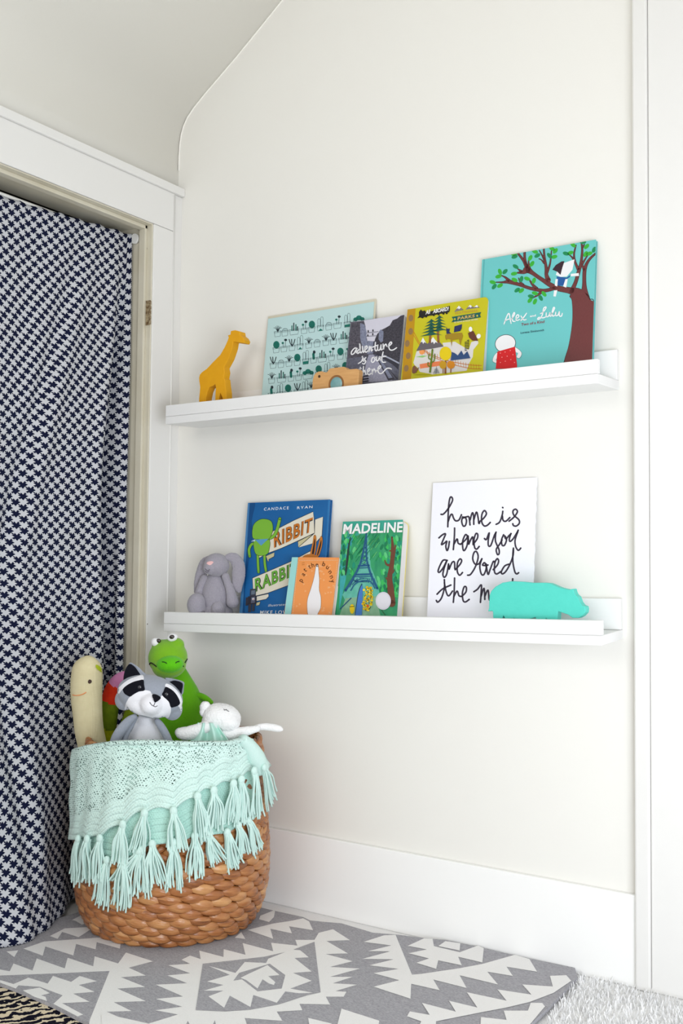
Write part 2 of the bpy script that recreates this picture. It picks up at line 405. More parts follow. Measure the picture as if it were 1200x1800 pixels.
def finish_hardcover(a, spine_mat, back_mat=None):
    Wd = a.world(); W, H, T = a.W, a.H, a.T; c = .0025
    a.clip(0, W, 0, H)
    bm = bmesh.new(); add_prism(bm, [(0, 0), (W, 0), (W, H), (0, H)], Wd, -c, 0); mats = a.merge(bm); obj('front_cover', bm, mats, a.root)
    bm = bmesh.new(); add_prism(bm, [(0, 0), (W, 0), (W, H), (0, H)], Wd, -T, -T+c); obj('back_cover', bm, back_mat or a.base_mats[0], a.root)
    bm = bmesh.new(); add_prism(bm, [(-.001, 0), (.003, 0), (.003, H), (-.001, H)], Wd, -T+c*.9, -c*.9); obj('spine', bm, spine_mat, a.root)
    bm = bmesh.new(); add_prism(bm, [(.003, .003), (W-.004, .003), (W-.004, H-.003), (.003, H-.003)], Wd, -T+c, -c); obj('pages', bm, M_page, a.root)
def finish_board(a, page_mat, r=.012, cover_t=.0016, spine=None):
    Wd = a.world(); W, H, T = a.W, a.H, a.T
    a.clip(0, W, 0, H)
    bm = bmesh.new(); ol = rr(W, H, r); add_prism(bm, ol, Wd, -cover_t, 0); mats = a.merge(bm); obj('front_cover', bm, mats, a.root)
    bm = bmesh.new(); add_prism(bm, rr(W-.0008, H-.0008, r), Wd, -T+cover_t, -cover_t); obj('pages', bm, page_mat, a.root)
    bm = bmesh.new(); add_prism(bm, ol, Wd, -T, -T+cover_t); obj('back_cover', bm, spine or a.base_mats[0], a.root)
def dotline(a, p, q, n, ln, wd, c):
    p, q = np.array(p, float), np.array(q, float); d = (q-p)/np.linalg.norm(q-p)
    for i in range(n):
        m = p+(q-p)*(i+.5)/n; a.stroke([tuple(m-d*ln/2), tuple(m+d*ln/2)], wd, c, up=False)
    a.layer += 1

# --- cactus print in a clear sheet
base = mat('pale_aqua_paper', (188, 217, 218), .6, noise=.9, nscale=8, rgb2=(183, 213, 214))
a = book('u', 'art_print', 'pale aqua print of small potted cacti behind the wooden camera', 'art print', (470.7, 556), (660, 525), -.006, -.038, .004, base)
a.view(420, 500, 3.75)
LN = (58, 84, 92); GR = (22, 118, 104); DK = (34, 52, 60)
def pot(x, y, w=46, h=34, kind='pot'):
    g = -.13
    if kind != 'none':
        a.stroke([(x-w*.5, y-h-g*w*.5*0), (x-w*.42, y), (x+w*.36, y+g*w*.8), (x+w*.46, y-h+g*w)], 2.6, LN, 1, up=False)
        a.stroke([(x-w*.54, y-h), (x+w*.5, y-h+g*w)], 2.6, LN, 1, up=False); a.stroke([(x-w*.54, y-h+8), (x+w*.48, y-h+8+g*w)], 2.0, LN, 1, up=False)
def plant(x, y, kind, s=1):
    if kind == 's':
        for d in (-26, -14, -4, 6, 16, 26): a.stroke([(x, y), (x+d*.5, y-24*s), (x+d, y-(44-abs(d)*.6)*s)], 3.2, DK, 3, up=False)
    elif kind == 'g':
        a.ell(x, y-22*s, 21*s, 25*s, GR, up=False)
        for d in (-10, 0, 10): a.stroke([(x+d*s, y-4), (x+d*.7*s, y-40*s)], 2, DK, 2, up=False)
    elif kind == 'b':
        for dx, dy, r in ((-22, -10, 15), (0, -20, 19), (22, -12, 15)): a.ell(x+dx*s, y+dy*s, r*s, r*.85*s, GR, up=False)
    elif kind == 'o':
        for dx, h in ((-10, 40), (9, 52)): a.stroke([(x+dx-7, y), (x+dx-8, y-h*s), (x+dx, y-h*s-10), (x+dx+8, y-h*s), (x+dx+7, y)], 2.4, LN, 3, up=False)
    elif kind == 'd':
        a.stroke([(x-18, y), (x-14, y-14), (x, y-20), (x+14, y-16), (x+18, y-4)], 2.6, LN, 3, up=False)
        for d in (-8, 0, 8): a.stroke([(x+d, y-2), (x+d, y-17)], 2, LN, 1, up=False)
    elif kind == 'c':
        for dx, h in ((-16, 28), (-4, 46), (10, 36), (20, 22)):
            a.stroke([(x+dx, y), (x+dx, y-h*s)], 8, DK if dx in (-4, 20) else GR, 2, up=False)
            a.stroke([(x+dx+3, y), (x+dx+3, y-h*s)], 2, (190, 224, 222), 2, up=False)
    elif kind == 'f':
        a.stroke([(x, y), (x-2, y-30)], 16, GR, 2, up=False); a.ell(x+3, y-42, 9, 11, DK, up=False)
    elif kind == 'v':
        for d in (-20, -4, 18): a.stroke([(x, y), (x+d*.6, y-18), (x+d, y-44)], 6, DK, 3, up=False)
    elif kind == 't':
        a.stroke([(x-6, y), (x-8, y-26)], 3, DK, 2, up=False); a.stroke([(x+6, y), (x+10, y-44)], 3, DK, 2, up=False)
        a.ell(x-9, y-28, 8, 7, GR, up=False); a.ell(x+10, y-48, 10, 8, DK, up=False)
for y0, lst in (
    (0, [(255, 346, 's'), (303, 342, 'd'), (365, 334, 'c', 64), (430, 326, 't'), (480, 318, 'g'), (537, 308, 'o'), (592, 302, 'd'), (650, 292, 't', 56), (714, 284, 'o'), (790, 272, 'b', 72)]),
    (0, [(246, 452, 'g'), (297, 446, 't'), (350, 438, 'v'), (403, 430, 'o'), (460, 422, 's'), (515, 414, 'd'), (573, 404, 's'), (623, 398, 'v'), (690, 390, 'c', 66), (745, 380, 'g')]),
    (0, [(226, 555, 'v'), (277, 550, 'd'), (330, 542, 's'), (384, 536, 'g'), (440, 528, 'o'), (492, 520, 'f'), (550, 514, 'c', 64), (610, 504, 't'), (668, 496, 'g'), (722, 486, 't'), (775, 480, 's')]),
    (0, [(216, 654, 's'), (282, 648, 'c', 64), (343, 640, 'f'), (393, 634, 't'), (455, 626, 'b', 72), (525, 612, 'g'), (582, 606, 'o'), (640, 598, 's'), (700, 590, 'g'), (760, 582, 't')]),
    (0, [(214, 752, 'f'), (270, 746, 'o'), (323, 738, 'g'), (385, 730, 'v'), (435, 724, 'o'), (475, 716, 's'), (535, 708, 'g'), (600, 700, 'd'), (665, 690, 'c'), (730, 680, 'b')])):
    for it in lst:
        x, y, kd = it[:3]; wd = it[3] if len(it) > 3 else 44
        plant(x, y-32, kd); pot(x, y, wd)
a.poly([(522, 307), (537, 290), (552, 303)], GR, up=False); a.poly([(390, 429), (403, 412), (416, 427)], GR, up=False)
a.poly([(420, 527), (422, 508), (458, 503), (456, 522)], GR, up=False); a.poly([(696, 282), (696, 266), (732, 260), (730, 278)], GR, up=False)
a.layer += 1
W, H = a.W, a.H; a.clip(.002, W-.004, 0, H-.008)
Wd = a.world()
bm = bmesh.new(); add_prism(bm, [(.0015, 0), (W-.004, 0), (W-.004, H-.007), (.0015, H-.007)], Wd, -.0012, 0); obj('paper', bm, a.merge(bm), a.root)
M_acr = mat('clear_acrylic_edge', (206, 200, 180), .25, spec=.6)
bm = bmesh.new(); add_prism(bm, [(0, 0), (W, 0), (W, H), (0, H)], Wd, -.0052, -.0014); obj('backing_sheet', bm, M_acr, a.root)

# --- adventure block
base = mat('grey_photo_print', (112, 114, 132), .5, noise=.75, nscale=170, rgb2=(58, 58, 74))
a = book('u', 'photo_book', 'small book with a grey railway photo and white handwriting on its cover', 'book', (616, 566), (710, 553), -.030, -.064, .015, base)
a.view(600, 540, 10)
SKY = (214, 212, 226); TREE = mat('photo_dark_trees', (96, 92, 104), .5, noise=.5, nscale=260, rgb2=(34, 32, 44)); TREE2 = mat('photo_black_trees', (72, 68, 80), .5, noise=.45, nscale=300, rgb2=(26, 26, 34))
BLU = mat('photo_blue_grey', (146, 152, 176), .5, noise=.8, nscale=260, rgb2=(84, 88, 110)); LTG = mat('photo_light_gravel', (176, 176, 196), .5, noise=.8, nscale=400, rgb2=(110, 110, 130))
a.poly([(160, 270), (1110, 120), (1100, 330), (700, 560), (420, 640), (150, 640)], SKY)
a.poly([(165, 270), (395, 238), (420, 330), (430, 470), (460, 620), (480, 860), (110, 900)], TREE)
a.poly([(330, 280), (400, 300), (440, 420), (440, 560), (470, 700), (380, 740), (330, 560)], BLU)
a.poly([(460, 590), (560, 600), (560, 800), (450, 830)], BLU)
a.poly([(1120, 130), (1040, 150), (980, 200), (900, 230), (850, 320), (780, 360), (700, 400), (630, 470), (590, 560), (560, 720), (560, 830), (760, 840), (1010, 970)], TREE2)
a.poly([(690, 390), (740, 430), (730, 600), (690, 620), (650, 560), (660, 430)], BLU)
a.poly([(560, 610), (620, 590), (600, 780), (540, 790)], (70, 70, 86))
a.poly([(560, 820), (760, 830), (1010, 960), (1000, 1100), (900, 1010), (640, 850)], (52, 52, 64)); a.poly([(470, 840), (560, 830), (900, 1290), (330, 1330), (420, 1000)], LTG)
a.poly([(620, 900), (700, 950), (1000, 1260), (820, 1290)], (62, 60, 72)); a.stroke([(740, 850), (870, 910), (1010, 985)], 26, (170, 174, 192), 2); a.stroke([(600, 850), (760, 1010), (960, 1280)], 22, (92, 92, 108), 2)
a.poly([(660, 930), (720, 960), (900, 1240), (830, 1250)], BLU); a.stroke([(470, 850), (420, 1000), (370, 1320)], 14, (60, 60, 74), 2)
for yy in (1170, 1220, 1270, 1310): a.stroke([(370, yy), (470, yy-14)], 24, (40, 40, 54), 1)
for y1, y2 in ((455, 430), (515, 500)): a.stroke([(440, y1), (650, y2)], 8, (70, 70, 84), 1)
for x, y in ((472, 425), (556, 412), (466, 498), (553, 478)): a.ell(x, y, 11, 22, (30, 30, 40))
WT = (246, 246, 250)
for st in ([(280, 728), (235, 722), (180, 785), (182, 832), (225, 812), (268, 735), (262, 800), (290, 800)], [(330, 735), (292, 765), (285, 815), (322, 790), (335, 720), (322, 640), (330, 760), (345, 805), (365, 780)],
    [(372, 690), (380, 780), (398, 790), (418, 690)], [(412, 765), (455, 715), (442, 682), (415, 735), (430, 795), (470, 765)], [(492, 690), (485, 790), (515, 695), (528, 720), (530, 775), (552, 750)],
    [(600, 620), (592, 740), (615, 770), (632, 745)], [(548, 705), (645, 668)], [(640, 675), (642, 755), (680, 745), (698, 660), (700, 750), (722, 740)], [(735, 650), (742, 745), (752, 690), (782, 650), (800, 690)],
    [(825, 700), (885, 640), (868, 615), (835, 665), (850, 745), (905, 755), (972, 715)],
    [(300, 992), (355, 955), (382, 890), (384, 945), (400, 950)], [(366, 878), (372, 868)], [(432, 888), (405, 920), (430, 950), (405, 1000), (372, 990)],
    [(590, 880), (545, 895), (530, 955), (560, 970), (592, 925), (578, 880), (625, 890)], [(622, 875), (620, 940), (650, 935), (672, 870), (684, 935)], [(735, 790), (712, 900), (722, 965), (778, 968)], [(676, 882), (785, 864)],
    [(310, 1095), (350, 1080)], [(335, 1060), (330, 1110)], [(392, 1045), (375, 1210)], [(380, 1165), (412, 1112), (428, 1180), (452, 1172)], [(450, 1155), (502, 1105), (490, 1075), (460, 1120), (478, 1190), (525, 1165)],
    [(540, 1095), (545, 1180)], [(548, 1150), (575, 1085), (595, 1120), (600, 1150)], [(610, 1130), (690, 1060), (680, 1030), (645, 1075), (655, 1150), (710, 1165), (790, 1085), (845, 1075), (880, 1090)]):
    a.stroke(st, 21, WT, 5, up=False)
a.layer += 1
finish_board(a, M_page, r=.0015, spine=M_page)

# --- yellow-green national parks board book
LIME = (205, 198, 14)
base = mat('lime_print', (194, 187, 12), .35)
a = book('u', 'board_book', 'lime board book with evergreen trees and snowy mountains on its cover', 'book', (716, 544), (858, 521), -.030, -.071, .024, base)
a.view(700, 510, 7.059)
a.poly([(90, 246), (213, 228), (150, 1200), (40, 1200)], (196, 146, 12))
for x, y in ((155, 347), (152, 512), (110, 662), (122, 815), (98, 970)): a.ell(x, y, 29, 42, (150, 118, 76), 8, up=False)
a.layer += 1
a.poly([(185, 900), (225, 760), (560, 690), (545, 655), (700, 640), (800, 700), (870, 742), (905, 645), (985, 620), (992, 660), (930, 740), (922, 830), (882, 900), (846, 1000), (420, 1046), (270, 1020), (235, 960), (200, 930)], (226, 222, 220))
a.poly([(262, 920), (400, 895), (540, 878), (535, 935), (270, 975)], (238, 132, 84)); a.ell(292, 765, 34, 36, (246, 160, 90)); a.poly([(215, 830), (300, 810), (360, 815), (300, 838)], (150, 200, 120))
for o1 in (0, 42): a.stroke([(190, 520+o1), (330, 745+o1*.4), (560, 860+o1*.6), (860, 925+o1), (1030, 935+o1)], 8, (206, 120, 30), 4, up=False)
for i in range(22):
    x = 330+i*32; y = 745+ (x-330)*.36 if x < 560 else 835+(x-560)*.25 if x < 860 else 915+(x-860)*.1
    a.stroke([(x-6, y-6), (x-2, y+52)], 5, (206, 120, 30), 1, up=False)
a.layer += 1
a.poly([(222, 755), (262, 680), (305, 588), (335, 640), (360, 668), (392, 630), (430, 582), (470, 640), (520, 650), (562, 700), (400, 730)], (104, 98, 104))
a.poly([(305, 588), (275, 650), (295, 640), (308, 668), (322, 645), (345, 660)], (244, 244, 246)); a.poly([(430, 582), (392, 636), (412, 655), (428, 640), (442, 672), (462, 645), (490, 660)], (244, 244, 246))
a.poly([(692, 272), (722, 232), (750, 194), (782, 222), (812, 246)], (132, 122, 116)); a.poly([(832, 244), (888, 184), (936, 214), (972, 186), (1010, 218)], (132, 122, 116))
a.poly([(750, 194), (722, 232), (742, 226), (752, 240), (776, 218)], (244, 244, 246)); a.poly([(888, 184), (862, 214), (884, 206), (896, 220), (914, 200)], (244, 244, 246)); a.poly([(972, 186), (940, 212), (962, 208), (980, 216), (990, 200)], (244, 244, 246))
for x0, y0, x1, y1 in ((398, 530, 392, 645), (490, 500, 498, 645)): a.stroke([(x0, y0), (x1, y1)], 28, (150, 96, 48), 1, up=False)
a.layer += 1
GRN = (24, 88, 74)
for (ax, ay), hw, h, nt_ in (((510, 312), 118, 190, 5), ((410, 358), 140, 200, 5)):
    for q in range(nt_):
        yy = ay+h*(q+1)/nt_; ww = hw*(.35+.65*(q+1)/nt_); y2 = ay+h*q/nt_*.92
        a.poly([(ax, y2), (ax+ww*.35, yy-22), (ax+ww, yy+2), (ax+ww*.4, yy-6), (ax, yy+4), (ax-ww*.4, yy+8), (ax-ww*1.02, yy+18), (ax-ww*.35, yy-14)], GRN, up=False)
a.layer += 1
a.poly([(236, 350), (258, 322), (256, 275), (280, 240), (300, 262), (332, 252), (346, 282), (640, 196), (640, 250), (630, 275), (600, 280), (420, 316), (380, 320), (340, 332), (285, 345), (270, 340)], (28, 26, 24))
for x, y in ((300, 338), (345, 328), (440, 310), (500, 300), (560, 292), (600, 286)): a.ell(x, y, 14, 14, (28, 26, 24), up=False)
a.text('All', (338, 305), (392, 294), (398, 240), (346, 254), (250, 250, 250), .02); a.text('ABOARD!', (428, 292), (622, 256), (628, 206), (438, 238), (250, 250, 250), .03)
a.text('NATIONAL', (705, 305), (990, 266), (993, 238), (708, 276), (202, 158, 62), .03, 1.1)
a.poly([(662, 334), (1030, 274), (1012, 308), (1026, 338), (660, 402), (684, 366)], (20, 92, 84))
a.text('PARKS', (735, 374), (948, 338), (950, 300), (738, 334), (214, 176, 92), .03, 1.1); a.ell(702, 362, 11, 12, (206, 198, 60)); a.ell(980, 320, 11, 12, (206, 198, 60))
a.text('BY KEVIN & HALEY MEYERS', (697, 412), (988, 372), (988, 354), (697, 394), (240, 238, 200), .01)
OLV = (166, 134, 26)
a.poly([(582, 562), (622, 540), (700, 536), (790, 530), (804, 570), (784, 630), (770, 690), (752, 606), (672, 622), (662, 702), (650, 612), (612, 606), (598, 622), (584, 600)], OLV)
a.poly([(600, 545), (594, 468), (612, 482), (642, 478), (634, 520), (660, 540)], (36, 44, 92)); a.poly([(690, 526), (698, 452), (740, 440), (792, 424), (786, 480), (768, 510)], (36, 44, 92))
a.poly([(866, 535), (900, 518), (932, 508), (960, 560), (992, 632), (920, 628), (880, 590)], (104, 56, 42)); a.ell(897, 488, 22, 32, (248, 248, 250)); a.ell(998, 574, 26, 30, (246, 246, 248), 20)
a.poly([(652, 876), (664, 768), (700, 782), (740, 812), (784, 752), (812, 806), (858, 760), (896, 846)], (44, 76, 124))
for x in (838, 868):
    for q in range(6): a.stroke([(x-10, 752-q*20+(x-838)*-.8), (x+10, 746-q*20+(x-838)*-.8)], 9, (30, 34, 50), 1, up=False)
a.layer += 1
a.stroke([(590, 860), (585, 1030)], 22, (150, 92, 40), 1); a.stroke([(655, 950), (652, 1022)], 12, (150, 92, 40), 1); a.stroke([(560, 930), (556, 1030)], 10, (150, 92, 40), 1)
a.ell(588, 790, 74, 86, (236, 208, 8), 0); a.ell(556, 930, 44, 50, (208, 158, 28)); a.ell(655, 930, 50, 48, (218, 138, 22))
CG = (104, 128, 28)
a.stroke([(426, 742), (414, 860), (396, 1018)], 22, CG, 3); a.stroke([(410, 860), (380, 850), (382, 800)], 14, CG, 3); a.stroke([(408, 900), (446, 880), (455, 800)], 14, CG, 3); a.stroke([(400, 950), (372, 940), (372, 900)], 12, CG, 3)
a.poly([(175, 1030), (180, 960), (210, 940), (235, 975), (265, 955), (240, 1000), (215, 1032)], (128, 84, 62), 3); a.poly([(180, 1050), (260, 1016), (420, 1046), (300, 1052)], (190, 184, 20))
for q in range(5): a.stroke([(455-q*5, 985+q*12), (490+q*5, 978+q*12)], 5, (92, 104, 116), 1, up=False)
a.stroke([(476, 950), (470, 1040)], 5, (92, 104, 116), 1)
M_pgc = mat('board_pages_picture', (222, 220, 222), .6)
finish_board(a, M_pgc, r=.010)

# --- aqua picture book with a tree
AQ = (116, 206, 206)
base = mat('aqua_print', (106, 194, 194), .32, noise=.9, nscale=12, rgb2=(100, 190, 190))
a = book('u', 'picture_book', 'tall aqua picture book with a brown tree at the right end of the upper ledge', 'book', (847, 456.5), (1047, 421), -.0125, -.051, .011, base)
a.view(840, 410, 5.4545)
BR = mat('tree_ink', (112, 50, 50), .4, noise=.6, nscale=260, rgb2=(92, 36, 38), stretch=(6, 6, .25)); OUT = (44, 24, 28)
def br(p, up=False): a.stroke([(x, y, wd+7) for x, y, wd in p], 1, OUT, 5, up=False)
BRS = [[(1000, 640, 150), (950, 580, 110), (880, 550, 58), (740, 520, 46), (600, 436, 32), (520, 380, 34), (470, 350, 60), (435, 372, 34), (370, 380, 6)],
 [(480, 360, 40), (440, 270, 22), (380, 190, 16)], [(470, 330, 26), (448, 250, 20), (446, 180, 18)], [(495, 350, 24), (485, 290, 10), (484, 250, 4)], [(420, 370, 26), (385, 345, 6), (372, 335, 3)],
 [(740, 520, 30), (690, 540, 28), (620, 550, 28), (500, 528, 26), (400, 494, 26), (300, 466, 34), (240, 470, 14), (172, 470, 3)], [(300, 460, 30), (262, 424, 14), (222, 404, 3)], [(430, 495, 22), (402, 465, 10), (388, 430, 3)],
 [(560, 532, 30), (520, 490, 18), (484, 432, 4)], [(610, 560, 26), (575, 590, 16), (522, 622, 3)], [(672, 450, 44), (655, 400, 30), (652, 330, 24), (636, 230, 16), (630, 145, 12)], [(636, 255, 18), (610, 205, 8), (588, 165, 4)], [(632, 285, 14), (606, 255, 6), (584, 245, 3)],
 [(660, 380, 20), (690, 290, 11), (703, 170, 5)], [(895, 560, 40), (935, 470, 30), (960, 380, 30), (985, 290, 22), (998, 170, 16), (990, 85, 10)], [(962, 350, 26), (930, 275, 16), (920, 200, 12), (938, 115, 6)], [(925, 260, 20), (895, 225, 8), (866, 200, 3)],
 [(1000, 140, 14), (1018, 108, 5)], [(995, 300, 20), (1025, 250, 10), (1055, 205, 4)], [(1022, 620, 90), (1018, 500, 36), (1022, 350, 30), (1060, 260, 20), (1125, 195, 14)], [(1018, 360, 22), (1000, 310, 12), (990, 290, 8)]]
TRK = [(830, 1216), (870, 1080), (900, 900), (908, 760), (900, 640), (880, 600), (940, 560), (1012, 545), (1030, 580), (1062, 632), (1110, 655), (1110, 900), (1095, 1300), (830, 1300)]
a.stroke(TRK, 8, OUT, 4, closed=True)
for p in BRS: br(p)
a.layer += 1
for p in BRS: a.stroke(p, 1, BR, 5, up=False)
a.layer += 1; a.poly(TRK, BR)
L1, L2 = (58, 178, 54), (22, 140, 84)
for i, (x, y, an) in enumerate(((350, 225, -20), (500, 237, -60), (517, 293, -55), (360, 320, 30), (345, 388, -10), (210, 370, 70), (258, 368, -45), (195, 415, -15), (140, 470, 15), (155, 512, -50), (210, 502, -30), (350, 447, 25), (415, 440, -75), (470, 436, 20), (535, 455, -70), (375, 545, -35), (415, 550, -40), (545, 576, 15), (507, 605, 10), (498, 642, -50), (545, 655, -65), (600, 620, 60), (632, 582, 50), (545, 176, 20), (568, 214, -30), (740, 170, -50), (708, 148, 30), (684, 215, 50), (730, 226, -15), (910, 112, 40), (842, 195, 15), (885, 188, -20), (1040, 127, -45), (1005, 85, 0), (1030, 200, -60), (1066, 195, -20), (1112, 158, -60), (345, 198, -10))):
    a.ell(x, y, 31, 18, L1 if i % 3 else L2, an, up=False); 
a.layer += 1
# plain stand-ins in the colours of the cover: a nest box on the bough and a red pot with a white bloom
a.poly([(745, 400), (780, 300), (925, 250), (905, 350), (850, 415), (790, 420)], (246, 246, 248)); a.poly([(712, 350), (745, 305), (800, 270), (828, 268), (808, 330), (790, 400), (760, 370)], (56, 30, 44))
a.poly([(752, 415), (850, 425), (885, 400), (880, 420), (850, 440), (822, 505), (765, 502)], (26, 88, 160)); a.poly([(722, 605), (728, 550), (760, 545), (745, 608)], (246, 246, 248)); a.poly([(735, 500), (742, 440), (765, 440), (758, 512)], (246, 246, 248)); a.poly([(815, 510), (838, 440), (860, 440), (845, 522)], (246, 246, 248)); a.poly([(890, 390), (965, 382), (968, 410), (888, 414)], (246, 246, 248))
POT = [(186, 1136), (355, 1088), (375, 1270), (372, 1300), (170, 1300)]
a.ell(262, 1058, 101, 86, (40, 36, 44), -14, n=36); a.ell(262, 1058, 96, 81, (246, 246, 248), -14, n=36)
for P in ([(185, 1140), (150, 1180), (140, 1230), (185, 1250), (195, 1225), (170, 1220), (190, 1180)], [(355, 1090), (420, 1145), (400, 1200), (370, 1190), (385, 1150), (362, 1140)]): a.poly(P, (40, 36, 44), 3); a.poly([(x*.94+x0*.06, y*.94+y0*.06) for (x, y), (x0, y0) in zip(P, [(sum(p[0] for p in P)/len(P), sum(p[1] for p in P)/len(P))]*len(P))], (246, 246, 248), 3)
a.poly(POT, (222, 26, 32))
for x, y in ((215, 1150), (260, 1140), (310, 1125), (230, 1190), (280, 1180), (335, 1165), (215, 1240), (262, 1228), (315, 1212), (350, 1240)): a.ell(x, y, 5, 5, (246, 150, 150), up=False)
a.layer += 1
for st in ([(250, 872), (268, 820), (288, 776), (300, 775), (308, 820), (318, 866)], [(262, 840), (290, 826), (325, 822)], [(330, 815), (352, 775), (345, 762), (330, 800), (334, 842), (356, 846)], [(366, 822), (392, 800), (382, 782), (366, 800), (368, 836), (400, 828)], [(412, 795), (425, 815), (440, 832), (462, 828)], [(466, 768), (440, 805), (412, 838)],
    [(598, 772), (622, 760), (650, 722), (650, 708), (630, 722), (618, 780), (596, 818), (572, 826), (585, 808), (625, 812), (655, 800)], [(655, 765), (655, 800), (676, 796), (690, 762), (690, 796), (706, 790)], [(706, 780), (734, 722), (724, 714), (712, 755), (716, 795), (740, 785)], [(745, 758), (745, 790), (766, 786), (780, 752), (780, 792), (800, 795), (808, 770)]):
    a.stroke(st, 11, (248, 250, 252), 5, up=False)
a.layer += 1
a.text('and', (498, 806), (555, 798), (555, 778), (498, 786), (248, 250, 252), .03)
a.text('Two of a Kind', (414, 890), (636, 860), (638, 834), (416, 864), (150, 48, 62), .012); a.text('Lorena Siminovich', (408, 966), (632, 938), (634, 918), (410, 946), (44, 76, 92), .01)
a.stroke([(62, 200), (50, 420), (30, 800)], 5, (88, 176, 178), 2)
finish_hardcover(a, base)

# --- blue hardcover
BL = (22, 104, 168)
base = mat('blue_cloth_print', BL, .4, noise=.9, nscale=14, rgb2=(12, 84, 146))
SP = mat('blue_spine', (62, 122, 178), .45)
a = book('l', 'picture_book', 'blue hardcover with cream ribbon banners and orange lettering, beside the plush bunny', 'book', (435.7, 884), (580, 878), -.0125, -.047, .011, base)
a.view(420, 870, 6.667)
a.poly([(100, 95), (190, 92), (150, 300), (160, 480), (110, 800), (70, 1100), (60, 1600), (-20, 1600)], (14, 78, 138), 3); a.poly([(90, 95), (125, 94), (25, 1600), (-30, 1600)], (70, 132, 188))
a.poly([(1045, 60), (1070, 58), (1000, 1600), (970, 1600)], (48, 124, 186))
a.text('CANDACE', (290, 184), (582, 168), (584, 134), (294, 150), (240, 244, 250), .008, 1.35); a.text('RYAN', (680, 166), (860, 154), (862, 124), (682, 136), (240, 244, 250), .008, 1.35)
CRM, KH, BK = (234, 228, 210), (206, 198, 156), (30, 28, 34)
def outl(P, c): a.poly(P, c); a.stroke(P, 6, BK, 1, closed=True)
outl([(890, 288), (986, 256), (972, 480), (900, 560), (695, 616), (885, 448)], CRM); outl([(690, 545), (864, 462), (695, 614)], KH)
outl([(315, 715), (415, 672), (412, 722), (350, 755), (345, 786), (330, 760)], KH)
outl([(240, 740), (215, 722), (330, 600), (385, 432), (640, 300), (868, 196), (880, 270), (886, 446), (700, 534), (500, 624), (320, 692)], CRM)
outl([(158, 975), (600, 784), (842, 655), (860, 700), (850, 1000), (580, 1060), (340, 1150), (170, 1190)], CRM); outl([(200, 1190), (345, 1158), (350, 1190), (320, 1222), (205, 1245)], CRM); outl([(205, 1262), (252, 1250), (240, 1292), (200, 1300)], KH)
for body, q, c in (('RIBBIT', ((412, 622), (852, 428), (868, 262), (408, 440)), (204, 116, 34)), ('RABBIT', ((190, 1140), (690, 930), (690, 770), (186, 985)), (108, 176, 62))):
    a.text(body, *q, BK, .045, 1.12); a.text(body, *q, c, .012, 1.12)
# plain green cactus in place of the cover figure, two orange plumes, a stack of dark boxes
G1 = (128, 190, 60)
def gs(P, wd): a.stroke(P, wd+8, BK, 6, up=False); a.layer += 1; a.stroke(P, wd, G1, 6, up=False); a.layer += 1
gs([(345, 515), (410, 480), (450, 400), (480, 280)], 32); gs([(195, 570), (150, 580), (120, 640), (128, 720)], 28); gs([(222, 690), (225, 800), (232, 905)], 26); gs([(300, 690), (305, 800), (318, 890)], 26)
for P in ([(190, 520), (350, 520), (355, 640), (320, 700), (220, 705), (182, 640)], [(250, 290), (340, 290), (390, 330), (395, 430), (340, 525), (240, 520), (165, 500), (172, 360)]):
    a.stroke(P, 8, BK, 5, closed=True); a.poly(P, G1, 5)
a.poly([(192, 525), (348, 515), (262, 595)], (92, 160, 206)); a.poly([(142, 545), (192, 520), (192, 545)], (190, 214, 228))
for P, Q in (([(838, 690), (866, 560), (880, 476), (905, 480), (908, 560), (892, 690)], [(858, 690), (876, 580), (890, 510), (896, 560), (880, 690)]), ([(905, 710), (935, 580), (958, 490), (982, 500), (978, 590), (940, 710)], [(918, 700), (945, 600), (966, 528), (966, 590), (932, 700)])):
    a.poly(P, BK, 4); a.poly([(x+(900-x)*.02, y+4) for x, y in P], (206, 126, 48), 3); a.poly(Q, (46, 28, 26), 4)
a.ell(840, 770, 110, 78, (206, 126, 48))
for x0, y0, x1, y1, c in ((135, 1105, 205, 1190, (58, 60, 74)), (110, 1190, 212, 1285, (44, 44, 56)), (85, 1205, 112, 1300, (52, 52, 64)), (115, 1285, 150, 1375, (60, 60, 72)), (160, 1285, 190, 1365, (60, 60, 72)), (148, 1200, 195, 1270, (92, 96, 116)), (150, 1122, 195, 1170, (104, 118, 134))): a.poly([(x0, y0), (x1, y0-6), (x1-4, y1-6), (x0-4, y1)], c)
a.ell(172, 1220, 14, 14, (230, 230, 230)); a.poly([(165, 1222), (182, 1218), (176, 1232)], (190, 40, 40))
a.text('illustrated by', (345, 1320), (640, 1300), (642, 1262), (350, 1282), (226, 236, 246), .0); a.text('MIKE LOWERY', (250, 1398), (700, 1398), (704, 1352), (256, 1356), (240, 244, 250), .015, 1.2)
finish_hardcover(a, SP)

# --- orange touch book
base = mat('orange_print', (238, 152, 82), .45)
a = book('l', 'touch_book', 'small orange book with a white shape and aqua spine leaning on the blue hardcover', 'book', (513, 979.5), (595.5, 980), -.052, -.087, .014, base)
a.view(420, 870, 6.667)
a.poly([(610, 720), (692, 722), (596, 1500), (520, 1500)], (166, 228, 224)); a.stroke([(692, 722), (596, 1500)], 5, (120, 190, 190), 1)
for p, q, n in (((700, 768), (1160, 765), 24), ((690, 780), (622, 1480), 34), ((1150, 780), (1085, 1480), 34)): dotline(a, p, q, n, 9, 6, (252, 212, 172))
rnd = random.Random(3)
for i in range(46):
    x = rnd.uniform(670, 1120); y = rnd.uniform(800, 1400)
    for d in (0, 120, 240): a.ell(x+7*math.cos(math.radians(d)), y+7*math.sin(math.radians(d)), 4.5, 4.5, (252, 200, 150), up=False, n=8)
a.layer += 1
